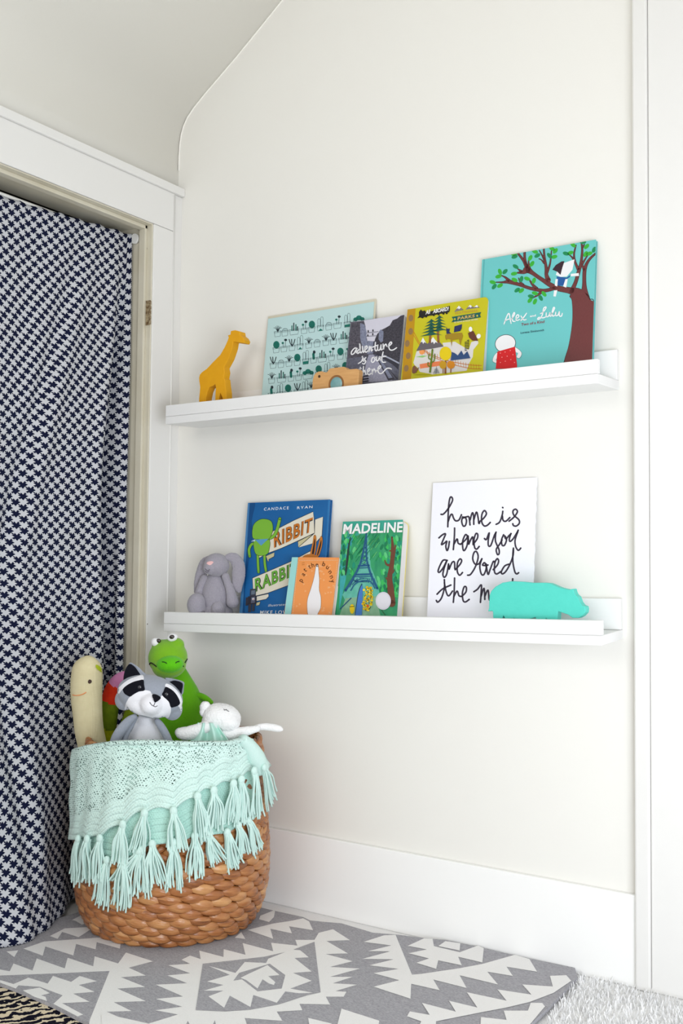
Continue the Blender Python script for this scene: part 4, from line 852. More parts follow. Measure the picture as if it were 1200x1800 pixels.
# pile of the white carpet where it shows beyond the rug
bm = bmesh.new(); rnd = random.Random(2)
for i in range(15000):
    x = rnd.uniform(1.05, 1.75); y = rnd.uniform(-.75, -.02)
    if x < 1.160+.105*max(0, -y) or (x > 1.27 and y > -.03): continue
    a_ = rnd.uniform(0, 6.28); l = rnd.uniform(.008, .015); dx, dy = math.cos(a_)*.0016, math.sin(a_)*.0016; tx, ty = rnd.uniform(-.007, .007), rnd.uniform(-.007, .007)
    bm.faces.new([bm.verts.new(p) for p in ((x-dx, y-dy, 0), (x+dx, y+dy, 0), (x+dx*.4+tx, y+dy*.4+ty, l), (x-dx*.4+tx, y-dy*.4+ty, l))])
o = obj('carpet_pile', bm, M_floor, origin=(1.4, -.4, 0)); tag(o, 'shaggy white carpet pile on the floor right of the rug', 'carpet', kind='stuff')

# ------------------------------------------------------------------ woven basket
BC = Vector((.258, -.262, RZ+.0005)); BH = .409
def bR(z):   # outer radius at height z
    zs = (0, .02, .05, .09, .14, .20, .30, .40, .46); rs = (.178, .195, .209, .2175, .2205, .2175, .209, .202, .200)
    return float(np.interp(z, zs, rs))
def strand_mat():
    m = bpy.data.materials.new('water_hyacinth'); m.use_nodes = True; nt = m.node_tree; N = nt.nodes; b = N['Principled BSDF']
    at_ = N.new('ShaderNodeAttribute'); at_.attribute_name = 'tone'
    uv = N.new('ShaderNodeUVMap'); uv.uv_map = 'UVMap'
    n = N.new('ShaderNodeTexNoise'); n.inputs['Scale'].default_value = 1.1; n.inputs['Detail'].default_value = 5; nt.links.new(uv.outputs[0], n.inputs[0])
    ad = N.new('ShaderNodeMath'); ad.operation = 'MULTIPLY_ADD'; ad.inputs[1].default_value = .75; nt.links.new(n.outputs[0], ad.inputs[0]); nt.links.new(at_.outputs['Fac'], ad.inputs[2])
    r = N.new('ShaderNodeValToRGB'); e = r.color_ramp.elements; e[0].position = .2; e[0].color = hexc(98, 52, 24); e[1].position = 1.0; e[1].color = hexc(232, 196, 146)
    for p, c in ((.42, (166, 104, 56)), (.70, (204, 150, 96))): x = e.new(p); x.color = hexc(*c)
    nt.links.new(ad.outputs[0], r.inputs[0]); nt.links.new(r.outputs[0], b.inputs['Base Color']); b.inputs['Roughness'].default_value = .30; b.inputs['Specular IOR Level'].default_value = .6
    n2 = N.new('ShaderNodeTexNoise'); n2.inputs['Scale'].default_value = 3.2; n2.inputs['Detail'].default_value = 3; nt.links.new(uv.outputs[0], n2.inputs[0])
    bp = N.new('ShaderNodeBump'); bp.inputs['Strength'].default_value = .55; bp.inputs['Distance'].default_value = .003; nt.links.new(n2.outputs[0], bp.inputs['Height']); nt.links.new(bp.outputs[0], b.inputs['Normal'])
    return m
M_str = strand_mat()
bask = thing('woven_basket', BC, 'brown woven water hyacinth basket full of plush toys in the corner', 'basket')
rnd = random.Random(21)
def add_strand(bm, col, uvs, th0, z, half, hh, rad, slant, bulge, tone, nseg=10, nc=8):
    """one flattened strand, lens shaped, wrapped on the round of the basket"""
    rings = []
    for i in range(nseg+1):
        s = -1+2*i/nseg; w_ = max(0, 1-s*s)**.72; th = th0+s*half; zz = z+slant*s
        r = rad(zz)+bulge*(w_*.9-.55); hz_ = hh*(.12+.88*w_); hr = .0055*(.3+.7*w_)
        ring = []
        for k in range(nc):
            a_ = 2*math.pi*k/nc; rr_ = r+hr*math.cos(a_); z2 = zz+hz_*math.sin(a_)
            ring.append(bm.verts.new((BC.x+rr_*math.cos(th), BC.y+rr_*math.sin(th), BC.z+max(z2, .0008))))
        rings.append(ring)
    o1, o2 = rnd.uniform(0, 50), rnd.uniform(0, 50)
    for ii, (p, q) in enumerate(zip(rings, rings[1:])):
        for k in range(nc):
            f = bm.faces.new((p[k], p[(k+1) % nc], q[(k+1) % nc], q[k])); f.smooth = True
            for lp, (aa, cc_) in zip(f.loops, ((ii, k), (ii, k+1), (ii+1, k+1), (ii+1, k))): lp[col] = (tone,)*3+(1,); lp[uvs].uv = (o1+aa*.12, o2+cc_*.5)
    for rg_ in (rings[0][::-1], rings[-1]):
        f = bm.faces.new(rg_)
        for lp in f.loops: lp[col] = (tone,)*3+(1,)
bm = bmesh.new(); col = bm.loops.layers.color.new('tone'); uvs = bm.loops.layers.uv.new('UVMap'); z = .009; row = 0
while z < BH-.012:
    big = z < .185; n = 29 if big else 44; pitch = .0172 if big else .0160
    for i in range(n):
        th = 2*math.pi*(i+.5*(row % 2))/n+rnd.uniform(-.012, .012)
        add_strand(bm, col, uvs, th, z+rnd.uniform(-.0015, .0015), 2*math.pi/n*(.74 if big else .85), (.0122 if big else .0100)*rnd.uniform(.9, 1.1), bR, -.0045 if big else -.009*(1 if row % 2 else -1), .011 if big else .009, rnd.uniform(.0, .55))
    z += pitch; row += 1
obj('woven_wall', bm, M_str, bask)
bm = bmesh.new(); ri = []
for zz, off in ((.004, .016), (.03, .012), (BH-.02, .012), (BH-.02, .020), (.03, .020), (.010, .03)):
    ri.append([bm.verts.new((BC.x+(bR(zz)-off)*math.cos(2*math.pi*i/64), BC.y+(bR(zz)-off)*math.sin(2*math.pi*i/64), BC.z+zz)) for i in range(64)])
for p, q in zip(ri, ri[1:]):
    for i in range(64): bm.faces.new((p[i], p[(i+1) % 64], q[(i+1) % 64], q[i]))
bm.faces.new(ri[0][::-1]); bm.faces.new(ri[-1])
obj('liner', bm, mat('weave_gap_shade', (96, 56, 28), .8), bask)  # liner coloured dark to put shade into the gaps between strands
bm = bmesh.new(); col = bm.loops.layers.color.new('tone'); uvs = bm.loops.layers.uv.new('UVMap')
for q in range(2):
    for i in range(40):
        th = 2*math.pi*(i+.5*q)/40; add_strand(bm, col, uvs, th, BH-.006+q*.010, 2*math.pi/40*.95, .009, lambda z_: .198, .010*(1 if q else -1), .010, rnd.uniform(0, .45))
obj('rim', bm, M_str, bask)

# ------------------------------------------------------------------ crochet blanket
def blanket_mat(name, holes=True):
    m = bpy.data.materials.new(name); m.use_nodes = True; nt = m.node_tree; N = nt.nodes; Lk = nt.links; b = N['Principled BSDF']
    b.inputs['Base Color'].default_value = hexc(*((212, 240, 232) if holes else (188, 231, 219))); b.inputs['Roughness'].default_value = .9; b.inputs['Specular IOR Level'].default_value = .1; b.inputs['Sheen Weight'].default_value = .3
    uv = N.new('ShaderNodeUVMap')
    def mth(op, x, y=None):
        n = N.new('ShaderNodeMath'); n.operation = op
        for i, q in enumerate((x, y)):
            if q is None: continue
            if isinstance(q, (int, float)): n.inputs[i].default_value = q
            else: Lk.new(q, n.inputs[i])
        return n.outputs[0]
    nz = N.new('ShaderNodeTexNoise'); nz.inputs['Scale'].default_value = 34; nz.inputs['Detail'].default_value = 1; Lk.new(uv.outputs[0], nz.inputs[0])
    sp = N.new('ShaderNodeSeparateXYZ'); Lk.new(uv.outputs[0], sp.inputs[0])
    wob = mth('MULTIPLY', mth('SUBTRACT', nz.outputs[0], .5), 1.6)
    U = mth('ADD', mth('MULTIPLY', sp.outputs[0], 1/.0062), wob); V = mth('ADD', mth('MULTIPLY', sp.outputs[1], 1/.0046), wob)
    row = mth('FLOOR', V); off = mth('MULTIPLY', mth('FLOORED_MODULO', row, 2), .5); U2 = mth('ADD', U, off)
    du = mth('SUBTRACT', mth('FRACT', U2), .5); dv = mth('SUBTRACT', mth('FRACT', V), .5)
    d = mth('SQRT', mth('ADD', mth('MULTIPLY', du, du), mth('MULTIPLY', dv, dv)))
    rib = N.new('ShaderNodeMapRange'); rib.inputs[1].default_value = .035; rib.inputs[2].default_value = .08; rib.inputs[3].default_value = 1.3; rib.inputs[4].default_value = 0; Lk.new(sp.outputs[1], rib.inputs[0])
    ribw = mth('MULTIPLY', mth('SINE', mth('ADD', mth('MULTIPLY', sp.outputs[1], 2*math.pi/.0135), mth('MULTIPLY', wob, .5))), rib.outputs[0])
    hgt = mth('ADD', mth('MINIMUM', d, .42), mth('MULTIPLY', ribw, .35))
    bp = N.new('ShaderNodeBump'); bp.inputs['Strength'].default_value = .75; bp.inputs['Distance'].default_value = .0035; Lk.new(hgt, bp.inputs['Height']); Lk.new(bp.outputs[0], b.inputs['Normal'])
    if holes:
        cb = N.new('ShaderNodeCombineXYZ'); Lk.new(mth('FLOOR', U2), cb.inputs[0]); Lk.new(row, cb.inputs[1]); wn = N.new('ShaderNodeTexWhiteNoise'); wn.noise_dimensions = '2D'; Lk.new(cb.outputs[0], wn.inputs[0])
        n2 = N.new('ShaderNodeTexNoise'); n2.inputs['Scale'].default_value = 26; Lk.new(uv.outputs[0], n2.inputs[0])
        r_ = mth('MULTIPLY', mth('ADD', mth('MULTIPLY', wn.outputs[0], .5), mth('SUBTRACT', n2.outputs[0], .47)), .68)
        hole = mth('MULTIPLY', mth('LESS_THAN', d, r_), mth('GREATER_THAN', sp.outputs[1], .055))
        tr = N.new('ShaderNodeBsdfTransparent'); mx = N.new('ShaderNodeMixShader'); Lk.new(hole, mx.inputs[0]); Lk.new(b.outputs[0], mx.inputs[1]); Lk.new(tr.outputs[0], mx.inputs[2])
        Lk.new(mx.outputs[0], N['Material Output'].inputs[0])
    return m
M_bl = blanket_mat('mint_crochet'); M_bl2 = blanket_mat('mint_crochet_shaded', False); M_yarn = mat('mint_yarn', (216, 241, 234), .9, noise=.9, nscale=300, rgb2=(202, 234, 226), bump=.4, bscale=600, spec=.1)  # under fold is the same crochet with shade put into its colour
K6 = 2.927
def P6(p): return [(100+x/K6, 1280+y/K6) for x, y in p]
tocam = math.atan2(CAM.y-BC.y, CAM.x-BC.x)
def z_of(x, y, py):
    lo, hi = -.2, 1.2
    for _ in range(30):
        m_ = (lo+hi)/2
        if proj((x, y, m_))[1] > py: lo = m_
        else: hi = m_
    return (lo+hi)/2
def bl_rad(ph, extra, z=.3):
    r = max(.213, bR(z)+.0140)+extra-.008*ss(.2, 1.2, ph); q = ss(.35, 1.25, -ph); return r*(1-q)+(.2235+extra)*q
T1 = [((115, 575), (95, 800)), ((160, 575), (142, 790)), ((225, 572), (195, 790)), ((342, 500), (322, 715)), ((452, 442), (415, 650)), ((600, 430), (618, 630)), ((722, 355), (756, 585)), ((805, 325), (806, 528)), ((905, 290), (900, 480)), ((945, 270), (955, 490)), ((1010, 225), (1030, 465)), ((1060, 208), (1110, 385))]
T2 = [((262, 684), (222, 915)), ((350, 676), (330, 930)), ((425, 640), (300, 820)), ((440, 630), (432, 865)), ((492, 600), (520, 815)), ((600, 592), (602, 835)), ((708, 560), (716, 775)), ((775, 550), (838, 690)), ((872, 540), (915, 725)), ((930, 505), (965, 650)), ((980, 480), (1030, 640))]
def scallop(px):
    xs = [P6([p])[0][0] for p, q in T1]
    for a_, b_ in zip(xs, xs[1:]):
        if a_ <= px <= b_: return min(8, .28*(b_-a_))*math.sin(math.pi*(px-a_)/(b_-a_))
    return 0
def bl_sheet(hem, top, extra, ph0, ph1, m, name, root, under=False, NX=150, NV=70, seed=1):
    hx = [p[0] for p in hem]; hy = [p[1] for p in hem]; tx = [p[0] for p in top]; ty = [p[1] for p in top]
    bm = bmesh.new(); uvl = bm.loops.layers.uv.new('UVMap'); g = []; U = []
    for i in range(NX+1):
        ph = ph0+(ph1-ph0)*i/NX; th = tocam+ph; r0 = bl_rad(ph, extra); x = BC.x+r0*math.cos(th); y = BC.y+r0*math.sin(th)
        px = proj((x, y, .35))[0]; zt = z_of(x, y, np.interp(px, tx, ty)); zh = z_of(x, y, np.interp(px, hx, hy)-(0 if under else scallop(px)))
        colv = []; cu = []
        for j in range(NV+1):
            t = j/NV
            if t < .18:        # over the rim and down inside
                q = t/.18; a_ = math.pi*(1-q)*.62; rr_ = r0-.012-.024*(1-math.cos(a_))*1.0+.012*math.cos(a_)*q; zz = zt-.020+.020*math.cos(a_*.5)-.035*(1-q)
                rr_ = r0-.05*(1-q)**1.3; zz = zt-.004-.045*(1-q)**2
                if q > .5: pass
            else:
                q = (t-.18)/.82; zz = zt-.004+(zh-zt+.004)*q; rr_ = bl_rad(ph, extra, zz)+.004*math.sin(min(q*8, math.pi))
                rr_ += (.0030*math.sin(q*13+ph*4)+.004*math.sin(ph*9+seed)*q+.003*math.sin(ph*23+q*3+seed))*min(1, q*3)*(.25 if under else .6)
                pass
            P = (BC.x+rr_*math.cos(th), BC.y+rr_*math.sin(th), zz); colv.append(bm.verts.new(P)); cu.append((ph*.23, max(0, zz-zh) if t >= .18 else (zt-zh)+.04*(1-t/.18)))
        g.append(colv); U.append(cu)
    for i in range(NX):
        for j in range(NV):
            ix = ((i, j), (i+1, j), (i+1, j+1), (i, j+1)); f = bm.faces.new([g[p][q] for p, q in ix]); f.smooth = True
            for lp, (p, q) in zip(f.loops, ix): lp[uvl].uv = U[p][q]
    o = obj(name, bm, m, root); md = o.modifiers.new('solid', 'SOLIDIFY'); md.thickness = .006; md.offset = 1; return o
hem1 = P6([(60, 572), (110, 575), (190, 575), (245, 556), (300, 526), (345, 500), (430, 445), (510, 432), (600, 428), (660, 395), (730, 350), (800, 325), (860, 300), (930, 275), (975, 250), (1020, 215), (1090, 200)])
top1 = [(120, 1316), (130, 1312), (150, 1306), (200, 1301), (260, 1300), (330, 1303), (400, 1302), (425, 1297), (440, 1296), (452, 1310), (468, 1336), (480, 1350)]
hem2 = P6([(60, 640), (230, 655), (250, 682), (300, 690), (390, 655), (480, 600), (560, 592), (640, 590), (690, 560), (780, 548), (870, 538), (960, 490), (1020, 465), (1080, 440)])
bla = thing('crochet_blanket', (BC.x, BC.y, .40), 'mint crochet blanket with tassels draped over the front of the basket', 'blanket')
bl_sheet(hem2, [(x, y+10) for x, y in top1], .001, -1.15, 1.12, M_bl2, 'inner_fold', bla, True, seed=4)
bl_sheet(hem1, top1, .012, -1.55, 1.30, M_bl, 'outer_fold', bla, seed=1)
def cylpt(px, py, rad):
    """point seen at this pixel on an upright cylinder round the basket axis"""
    d = ray(px, py); ox, oy = CAM.x-BC.x, CAM.y-BC.y; A = d.x*d.x+d.y*d.y; B = 2*(ox*d.x+oy*d.y); Cc = ox*ox+oy*oy-rad*rad; D = B*B-4*A*Cc
    t = -B/(2*A) if D < 0 else (-B-math.sqrt(D))/(2*A); return CAM+d*t
def tassel(p, q, rad):
    (x0, y0), (x1, y1) = P6([p, q]); a_ = cylpt(x0, y0-2, rad); b_ = cylpt(x1, y1, rad-.004); bm = bmesh.new()
    ax = (b_-a_); L = ax.length; tang = ax.cross(Vector((BC.x-a_.x, BC.y-a_.y, 0))).normalized(); outw = Vector((a_.x-BC.x, a_.y-BC.y, 0)).normalized()
    ns = 21
    for s in range(ns):
        f = (s/(ns-1)-.5)*2; l = rnd.uniform(.86, 1.06); dep = rnd.uniform(-.006, .006); sp = .0185*f+rnd.uniform(-.004, .004); j1 = rnd.uniform(-.005, .005)
        P = [a_+tang*(.0055*f)+outw*(dep*.5), a_+ax*.14+tang*(.0065*f)+outw*(dep*.9+.004), a_+ax*(.45*l)+tang*(sp*.75+j1)+outw*(dep+.004), a_+ax*(.8*l)+tang*(sp+j1*.5)+outw*dep, a_+ax*l+tang*(sp*1.15)+outw*dep]
        add_tube(bm, catmull([tuple(v) for v in P], 4), .0019, 6)
    add_ell(bm, a_+outw*.003, (tang, outw, ax.normalized()), (.0085, .0065, .010), 12, 8)
    obj('tassel', bm, M_yarn, bla)
for p, q in T2: tassel(p, q, .2335)
for p, q in T1: tassel(p, q, .242)
# the rolled corner at the right end of the fold
bm = bmesh.new()
Q = [cylpt(x, y, .224) for x, y in P6([(950, 55), (990, 95), (1020, 150), (1045, 210)])]
add_tube(bm, catmull([tuple(v) for v in Q], 5), [.012+.010*min(1, i/10) for i in range(16)], 14); obj('rolled_corner', bm, M_yarn, bla, smooth=True)

# ------------------------------------------------------------------ toys in the basket
DB = depth(BC)
def knit(name, rgb, rgb2, sx=1):
    m = mat(name, rgb, .9, noise=.9, nscale=80, rgb2=rgb2, spec=.15, bump=.01); nt = m.node_tree; N = nt.nodes; b = N['Principled BSDF']
    tc = N.new('ShaderNodeTexCoord'); wv = N.new('ShaderNodeTexWave'); wv.bands_direction = 'X'; wv.inputs['Scale'].default_value = 120; w2 = N.new('ShaderNodeTexWave'); w2.bands_direction = 'Z'; w2.inputs['Scale'].default_value = 160
    nt.links.new(tc.outputs['Object'], wv.inputs[0]); nt.links.new(tc.outputs['Object'], w2.inputs[0])
    mu = N.new('ShaderNodeMath'); mu.operation = 'ADD'; nt.links.new(wv.outputs[0], mu.inputs[0]); nt.links.new(w2.outputs[0], mu.inputs[1])
    bp = N.new('ShaderNodeBump'); bp.inputs['Strength'].default_value = .35; bp.inputs['Distance'].default_value = .002; nt.links.new(mu.outputs[0], bp.inputs['Height']); nt.links.new(bp.outputs[0], b.inputs['Normal']); return m
# cream knitted worm
M_cream = knit('cream_knit', (226, 216, 178), (216, 204, 162)); dW = DB+.015
wm = thing('knitted_worm', at(158, 1420, dW), 'cream knitted worm with an orange smile at the left side of the basket', 'plush toy')
bm = bmesh.new()
for x, y, r in catmull([(153, 1181, 27.0), (152, 1200, 28), (152, 1225, 27.5), (154, 1255, 26), (157, 1285, 25.5), (166, 1325, 25), (180, 1380, 24), (190, 1440, 23)], 6): pell(bm, x, y, dW, r, r, r*.85)
pell(bm, 154, 1172, dW, 19, 20, 19)
wb = remesh(bm, .003, 8); tr = bvh_of(wb); worm = obj('body', wb, M_cream, wm, smooth=True)
W5 = (120, 1140, 10)
obj('eye', decal(tr, W5, [(345, 580), (360, 550), (385, 545), (410, 565), (405, 600), (375, 618), (350, 605)], .0008, bulge=.0012), ink((60, 34, 20)), worm)
obj('mouth', stitch(tr, W5, [(75, 815), (120, 825), (180, 822), (250, 805), (315, 768)], .0013, .0004), ink((242, 158, 100)), worm)
obj('leaf', decal(tr, W5, [(482, 290), (520, 290), (570, 330), (615, 400), (590, 420), (530, 380), (490, 340)], .0012, 4, bulge=.002), ink((176, 190, 30)), worm)
# striped knitted tail
tl = thing('striped_caterpillar', at(205, 1400, DB-.02), 'knitted caterpillar with pink, red and green stripes arching behind the raccoon', 'plush toy')
bands = [knit('lime_knit', (186, 190, 24), (160, 166, 14)), knit('moss_knit', (122, 142, 26), (92, 116, 18)), knit('red_knit', (232, 66, 30), (214, 40, 24)), knit('pink_knit', (214, 142, 188), (196, 120, 172))]
path = catmull([(189, 1400, 13), (189, 1330, 14), (189, 1290, 14.5), (191, 1260, 15.5), (194, 1235, 16), (200, 1213, 16), (213, 1198, 16), (230, 1196, 16), (242, 1210, 16), (243, 1235, 16), (232, 1262, 16), (222, 1300, 16), (220, 1400, 15)], 8)
bm = bmesh.new(); dT = DB+.075; pts = [at(x, y, dT-.0*i) for i, (x, y, r) in enumerate(path)]; rings = add_tube(bm, pts, [r*dT/FPX for _, _, r in path], 24)
for f in bm.faces:
    c_ = f.calc_center_median(); px, py = proj(c_); i_ = min(range(len(path)), key=lambda q: (pts[q]-c_).length)/8
    f.material_index = 0 if i_ < 2.35 else 1 if i_ < 4.05 else 2 if i_ < 5.45 else 3 if i_ < 7.2 else 2 if i_ < 8.2 else 1
obj('body', bm, bands, tl, smooth=True)
# raccoon
M_rg = mat('grey_raccoon_plush', (156, 162, 174), .95, noise=.9, nscale=200, rgb2=(144, 150, 162), bump=.5, bscale=500, spec=.1, sheen=.3)
M_rb = mat('black_plush', (22, 22, 30), .95, bump=.5, bscale=500, spec=.1); M_rw = mat('white_plush', (238, 238, 244), .95, bump=.5, bscale=500, spec=.1, sheen=.2)
W6 = (190, 1150, 8); dR = DB-.11
def e6(bm, X, Y, rx, ry, rz, dd=0, ang=0): pell(bm, 190+X/8, 1150+Y/8, dR+dd, rx/8, ry/8, rz/8, ang)
rac = thing('plush_raccoon', at(190+530/8, 1420, dR+.03), 'grey, black and white plush raccoon in the middle of the basket', 'plush toy')
bm = bmesh.new(); e6(bm, 530, 1150, 270, 300, 200, .04); e6(bm, 540, 1500, 300, 420, 230, .05); e6(bm, 530, 930, 130, 120, 120, .03); bb = remesh(bm, .0028, 6); tb = bvh_of(bb); rbody = obj('body', bb, M_rg, rac, smooth=True)
obj('belly', decal(tb, W6, [(405, 850), (640, 900), (690, 1000), (760, 1130), (810, 1210), (780, 1400), (300, 1400), (262, 1200), (330, 1080), (385, 960)], .0010, 3), M_rw, rbody, smooth=True)
bm = bmesh.new(); e6(bm, 590, 585, 470, 290, 270, 0, -14); e6(bm, 235, 640, 140, 150, 150, .01); e6(bm, 905, 770, 140, 160, 150, .01); e6(bm, 560, 720, 330, 165, 230, -.008, -14); e6(bm, 610, 690, 165, 160, 210, -.030)
hb = remesh(bm, .0026, 7); th_ = bvh_of(hb); head = obj('head', hb, M_rg, rac, smooth=True)
for nm, P, m_, of in (('brow', [(104, 600), (112, 520), (200, 420), (300, 350), (400, 312), (486, 292), (496, 362), (400, 380), (300, 420), (215, 480), (150, 560)], M_rw, .0008), ('brow', [(818, 412), (900, 448), (985, 530), (1035, 630), (1052, 740), (1020, 800), (1012, 690), (970, 580), (900, 505), (806, 460)], M_rw, .0008),
    ('eye_mask', [(208, 490), (260, 438), (350, 390), (430, 368), (496, 360), (505, 430), (512, 508), (430, 525), (370, 555), (310, 596), (250, 570), (220, 540)], M_rb, .0014), ('eye_mask', [(806, 460), (860, 478), (920, 520), (975, 590), (1012, 680), (985, 722), (930, 742), (880, 745), (850, 665), (760, 578), (780, 520)], M_rb, .0014),
    ('muzzle_patch', [(240, 800), (240, 720), (270, 650), (310, 598), (430, 527), (515, 506), (590, 520), (628, 572), (730, 602), (762, 582), (850, 665), (882, 755), (875, 840), (825, 915), (740, 915), (650, 902), (480, 858), (340, 838)], M_rw, .0011), ('snout', [(455, 640), (480, 560), (540, 520), (620, 560), (735, 600), (800, 690), (770, 790), (680, 850), (580, 850), (500, 790)], M_rw, .0016)):
    obj(nm, decal(th_, W6, P, of, 3), m_, head, smooth=True)
obj('nose', decal(th_, W6, [(618, 570), (670, 564), (738, 604), (722, 640), (660, 678), (636, 630)], .0014, 3, bulge=.007), M_rb, head, smooth=True)
for P in ([(585, 675), (605, 706), (634, 726), (652, 700), (662, 672)], [(636, 728), (665, 738), (692, 724)]): obj('mouth', stitch(th_, W6, P, .0007, .0022), ink((30, 26, 34)), head)
for x, y in ((442, 466), (819, 566)):
    bm = bmesh.new(); d = ray(190+x/8, 1150+y/8).normalized(); hpt = th_.ray_cast(CAM, d)[0]; add_ell(bm, hpt-d*.0012, axes(), (.0044, .0020, .0044), 16, 10); obj('eye', bm, mat('dark_eye', (36, 36, 46), .15, spec=.8), head, smooth=True)
def ear(pts, win, dep, th, root, m_out, m_in, inset):
    P = [(win[0]+x/win[2], win[1]+y/win[2]) for x, y in catmull(pts, 4, True)]
    bm = bmesh.new(); add_prism(bm, P, lambda x, y, z: at(x, y, dep)+Fv*z, 0, th); bmesh.ops.bevel(bm, geom=[e for e in bm.edges if len(e.link_faces) == 2 and e.calc_face_angle() > .9], offset=th*.35, segments=2, affect='EDGES')
    o = obj('ear', bm, m_out, root, smooth=False)
    if m_in:
        Q = [(win[0]+x/win[2], win[1]+y/win[2]) for x, y in catmull(inset, 4, True)]; bm = bmesh.new(); add_prism(bm, Q, lambda x, y, z: at(x, y, dep-.0012)+Fv*z, 0, .001); obj('inner_ear', bm, m_in, o)
ear([(222, 380), (230, 250), (290, 135), (330, 132), (420, 190), (480, 250), (520, 300), (440, 380), (300, 420)], W6, dR-.004, .012, rac, M_rg, M_rb, [(222, 380), (232, 240), (295, 140), (365, 170), (420, 240), (448, 305), (340, 350)])
ear([(780, 350), (900, 350), (1050, 395), (1058, 460), (1040, 570), (960, 560), (840, 480)], W6, dR+.000, .012, rac, M_rg, M_rb, [(842, 412), (900, 376), (960, 374), (1045, 412), (1040, 500), (1018, 568), (940, 490)])
for P, dd in (([(370, 880, 46), (300, 930, 62), (210, 1030, 74), (130, 1150, 76), (90, 1260, 76)], -.015), ([(385, 900, 36), (320, 1010, 42), (260, 1120, 44), (225, 1230, 46)], -.008), ([(690, 940, 46), (740, 1010, 56), (800, 1110, 58), (850, 1220, 58)], -.008)):
    bm = bmesh.new()
    for x, y, r in catmull(P, 5): e6(bm, x, y, r, r, r*.8, dd)
    obj('arm', remesh(bm, .0024, 5), M_rg, rac, smooth=True)
# green dinosaur
M_dg = mat('green_dino_plush', (128, 186, 40), .95, noise=.9, nscale=40, rgb2=(116, 176, 34), bump=.6, bscale=420, spec=.1, sheen=.3); M_dg2 = mat('bright_green_plush', (96, 196, 24), .95, bump=.6, bscale=420, spec=.1, sheen=.2); M_body = mat('leaf_green_plush', (104, 178, 26), .95, noise=.9, nscale=40, rgb2=(92, 166, 20), bump=.6, bscale=420, spec=.1, sheen=.2)
W7 = (220, 1080, 10); dD = DB+.10
din = thing('plush_dinosaur', at(312, 1420, dD), 'green plush dinosaur with white bulging eyes at the back of the basket', 'plush toy')
def e7(bm, X, Y, rx, ry, rz, dd=0, ang=0): pell(bm, 220+X/10, 1080+Y/10, dD+dd, rx/10, ry/10, rz/10, ang)
bm = bmesh.new()
for x, y, r in catmull([(860, 1050, 225), (930, 1250, 270), (960, 1500, 370), (950, 1800, 470), (940, 2200, 520), (940, 2700, 520)], 6): e7(bm, x, y, r, r, r*.8, .03)
obj('body', remesh(bm, .0035, 6), M_body, din, smooth=True)
bm = bmesh.new(); e7(bm, 750, 760, 345, 325, 320, 0, 6); e7(bm, 770, 900, 300, 225, 330, -.015, 6); e7(bm, 620, 560, 150, 120, 150, 0); e7(bm, 890, 530, 150, 120, 150, 0)
hb = remesh(bm, .003, 6); td = bvh_of(hb); dh = obj('head', hb, M_dg, din, smooth=True)
bm = bmesh.new(); e7(bm, 785, 880, 240, 160, 230, -.038, 4); sb = remesh(bm, .003, 5); ts = bvh_of(sb); sn = obj('snout', sb, M_dg2, dh, smooth=True)
for P in ([(650, 835), (690, 838), (730, 862)], [(885, 856), (910, 836), (950, 826)]): obj('nostril', stitch(ts, W7, P, .0012, .001), ink((30, 70, 20)), dh)
for P in ([(425, 880), (450, 852), (500, 878), (548, 918)], [(1090, 785), (1070, 815), (1048, 850)], [(1016, 905), (1026, 915)]): obj('mouth', stitch(td, W7, P, .0016, .001), ink((30, 34, 24)), dh)
for X, Y, rx, ry, px_, py_ in ((530, 490, 72, 78, 582, 466), (828, 405, 92, 72, 820, 396)):
    bm = bmesh.new(); e7(bm, X, Y, rx, ry, 70, -.012, 14); te = bvh_of(bm); eo = obj('eye', bm, mat('white_felt', (236, 236, 238), .7), dh, smooth=True)
    bm = bmesh.new(); d = ray(220+px_/10, 1080+py_/10).normalized(); h_ = te.ray_cast(CAM, d)[0]; s_ = dD/FPX/10; add_ell(bm, (h_ if h_ else at(220+px_/10, 1080+py_/10, dD-.02)), axes(14), (46*s_, .004, 36*s_), 20, 12); obj('pupil', bm, mat('brown_black_eye', (34, 18, 14), .1, spec=.9), eo, smooth=True)
bm = bmesh.new()
for x, y, r in catmull([(1180, 1400, 60), (1330, 1440, 62), (1430, 1490, 58), (1510, 1545, 44)], 5): e7(bm, x, y, r, r, r, .02)
obj('arm', remesh(bm, .0025, 5), M_body, din, smooth=True)
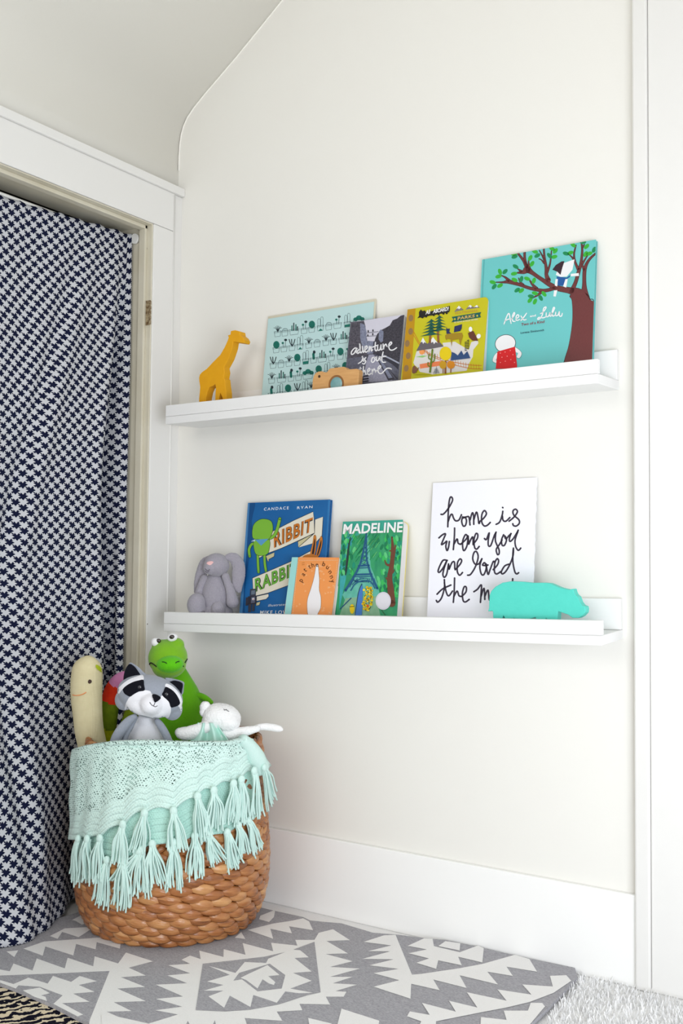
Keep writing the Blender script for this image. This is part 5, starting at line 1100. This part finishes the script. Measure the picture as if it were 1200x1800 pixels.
# white lamb comforter
M_lw = mat('white_lamb_plush', (242, 242, 242), .95, bump=.9, bscale=260, spec=.1, sheen=.3); M_sat = mat('mint_satin', (196, 236, 224), .3, noise=.9, nscale=20, rgb2=(178, 226, 210), spec=.6)
W8 = (290, 1210, 5.4545); dL = DB-.06; k8 = 1/5.4545
def e8(bm, X, Y, rx, ry, rz, dd=0, ang=0): pell(bm, 290+X*k8, 1210+Y*k8, dL+dd, rx*k8, ry*k8, rz*k8, ang)
lam = thing('lamb_comforter', at(385, 1400, dL), 'white plush lamb comforter with mint satin lying at the right of the basket', 'plush toy')
bm = bmesh.new(); e8(bm, 545, 275, 185, 130, 150, 0, -12); e8(bm, 480, 330, 130, 120, 130, 0); e8(bm, 610, 330, 110, 100, 120, -.01)
hb = remesh(bm, .0026, 5, .0008); tL = bvh_of(hb); lh = obj('head', hb, M_lw, lam, smooth=True)
obj('mouth', stitch(tL, W8, [(562, 196), (572, 208), (588, 202), (596, 214), (614, 220)], .0007), ink((70, 70, 74)), lh)
bm = bmesh.new(); e8(bm, 385, 180, 55, 58, 45, .0); e8(bm, 370, 225, 40, 50, 40, .0); obj('ear', remesh(bm, .0022, 4, .0006), M_lw, lam, smooth=True)
bm = bmesh.new()
for x, y, r in catmull([(390, 370, 60), (320, 400, 66), (230, 430, 72), (160, 430, 60), (130, 415, 36)], 5): e8(bm, x, y, r*1.0, r*.95, r*.9, -.03)
obj('paw', remesh(bm, .0024, 4, .0006), M_lw, lam, smooth=True)
bm = bmesh.new()
for x, y, r in catmull([(580, 450, 70), (700, 430, 62), (800, 405, 48), (880, 385, 36)], 5): e8(bm, x, y, r, r*.9, r*.9, -.02)
obj('arm', remesh(bm, .0024, 4, .0006), M_lw, lam, smooth=True)
bm = bmesh.new()
for x, y, r in catmull([(870, 380, 34), (930, 368, 40), (1010, 372, 44), (1080, 385, 40), (1120, 396, 18)], 5): e8(bm, x, y, r, r*.85, r*.8, -.01)
obj('paw', remesh(bm, .0024, 4), M_lw, lam, smooth=True)
bm = bmesh.new(); NXs, NYs = 40, 24; gg = []
for j in range(NYs+1):
    r_ = []
    for i in range(NXs+1):
        s = i/NXs; t = j/NYs; X = 400+(s-.5)*(160+300*t)+40*t; Y = 330+260*t
        r_.append(bm.verts.new(at(290+X*k8, 1210+Y*k8, dL-.036+.010*math.sin(s*15+t*2)-.012*t)))
    gg.append(r_)
for j in range(NYs):
    for i in range(NXs): bm.faces.new((gg[j][i], gg[j+1][i], gg[j+1][i+1], gg[j][i+1])).smooth = True
o = obj('satin_cloth', bm, M_sat, lam); md = o.modifiers.new('s', 'SOLIDIFY'); md.thickness = .0015
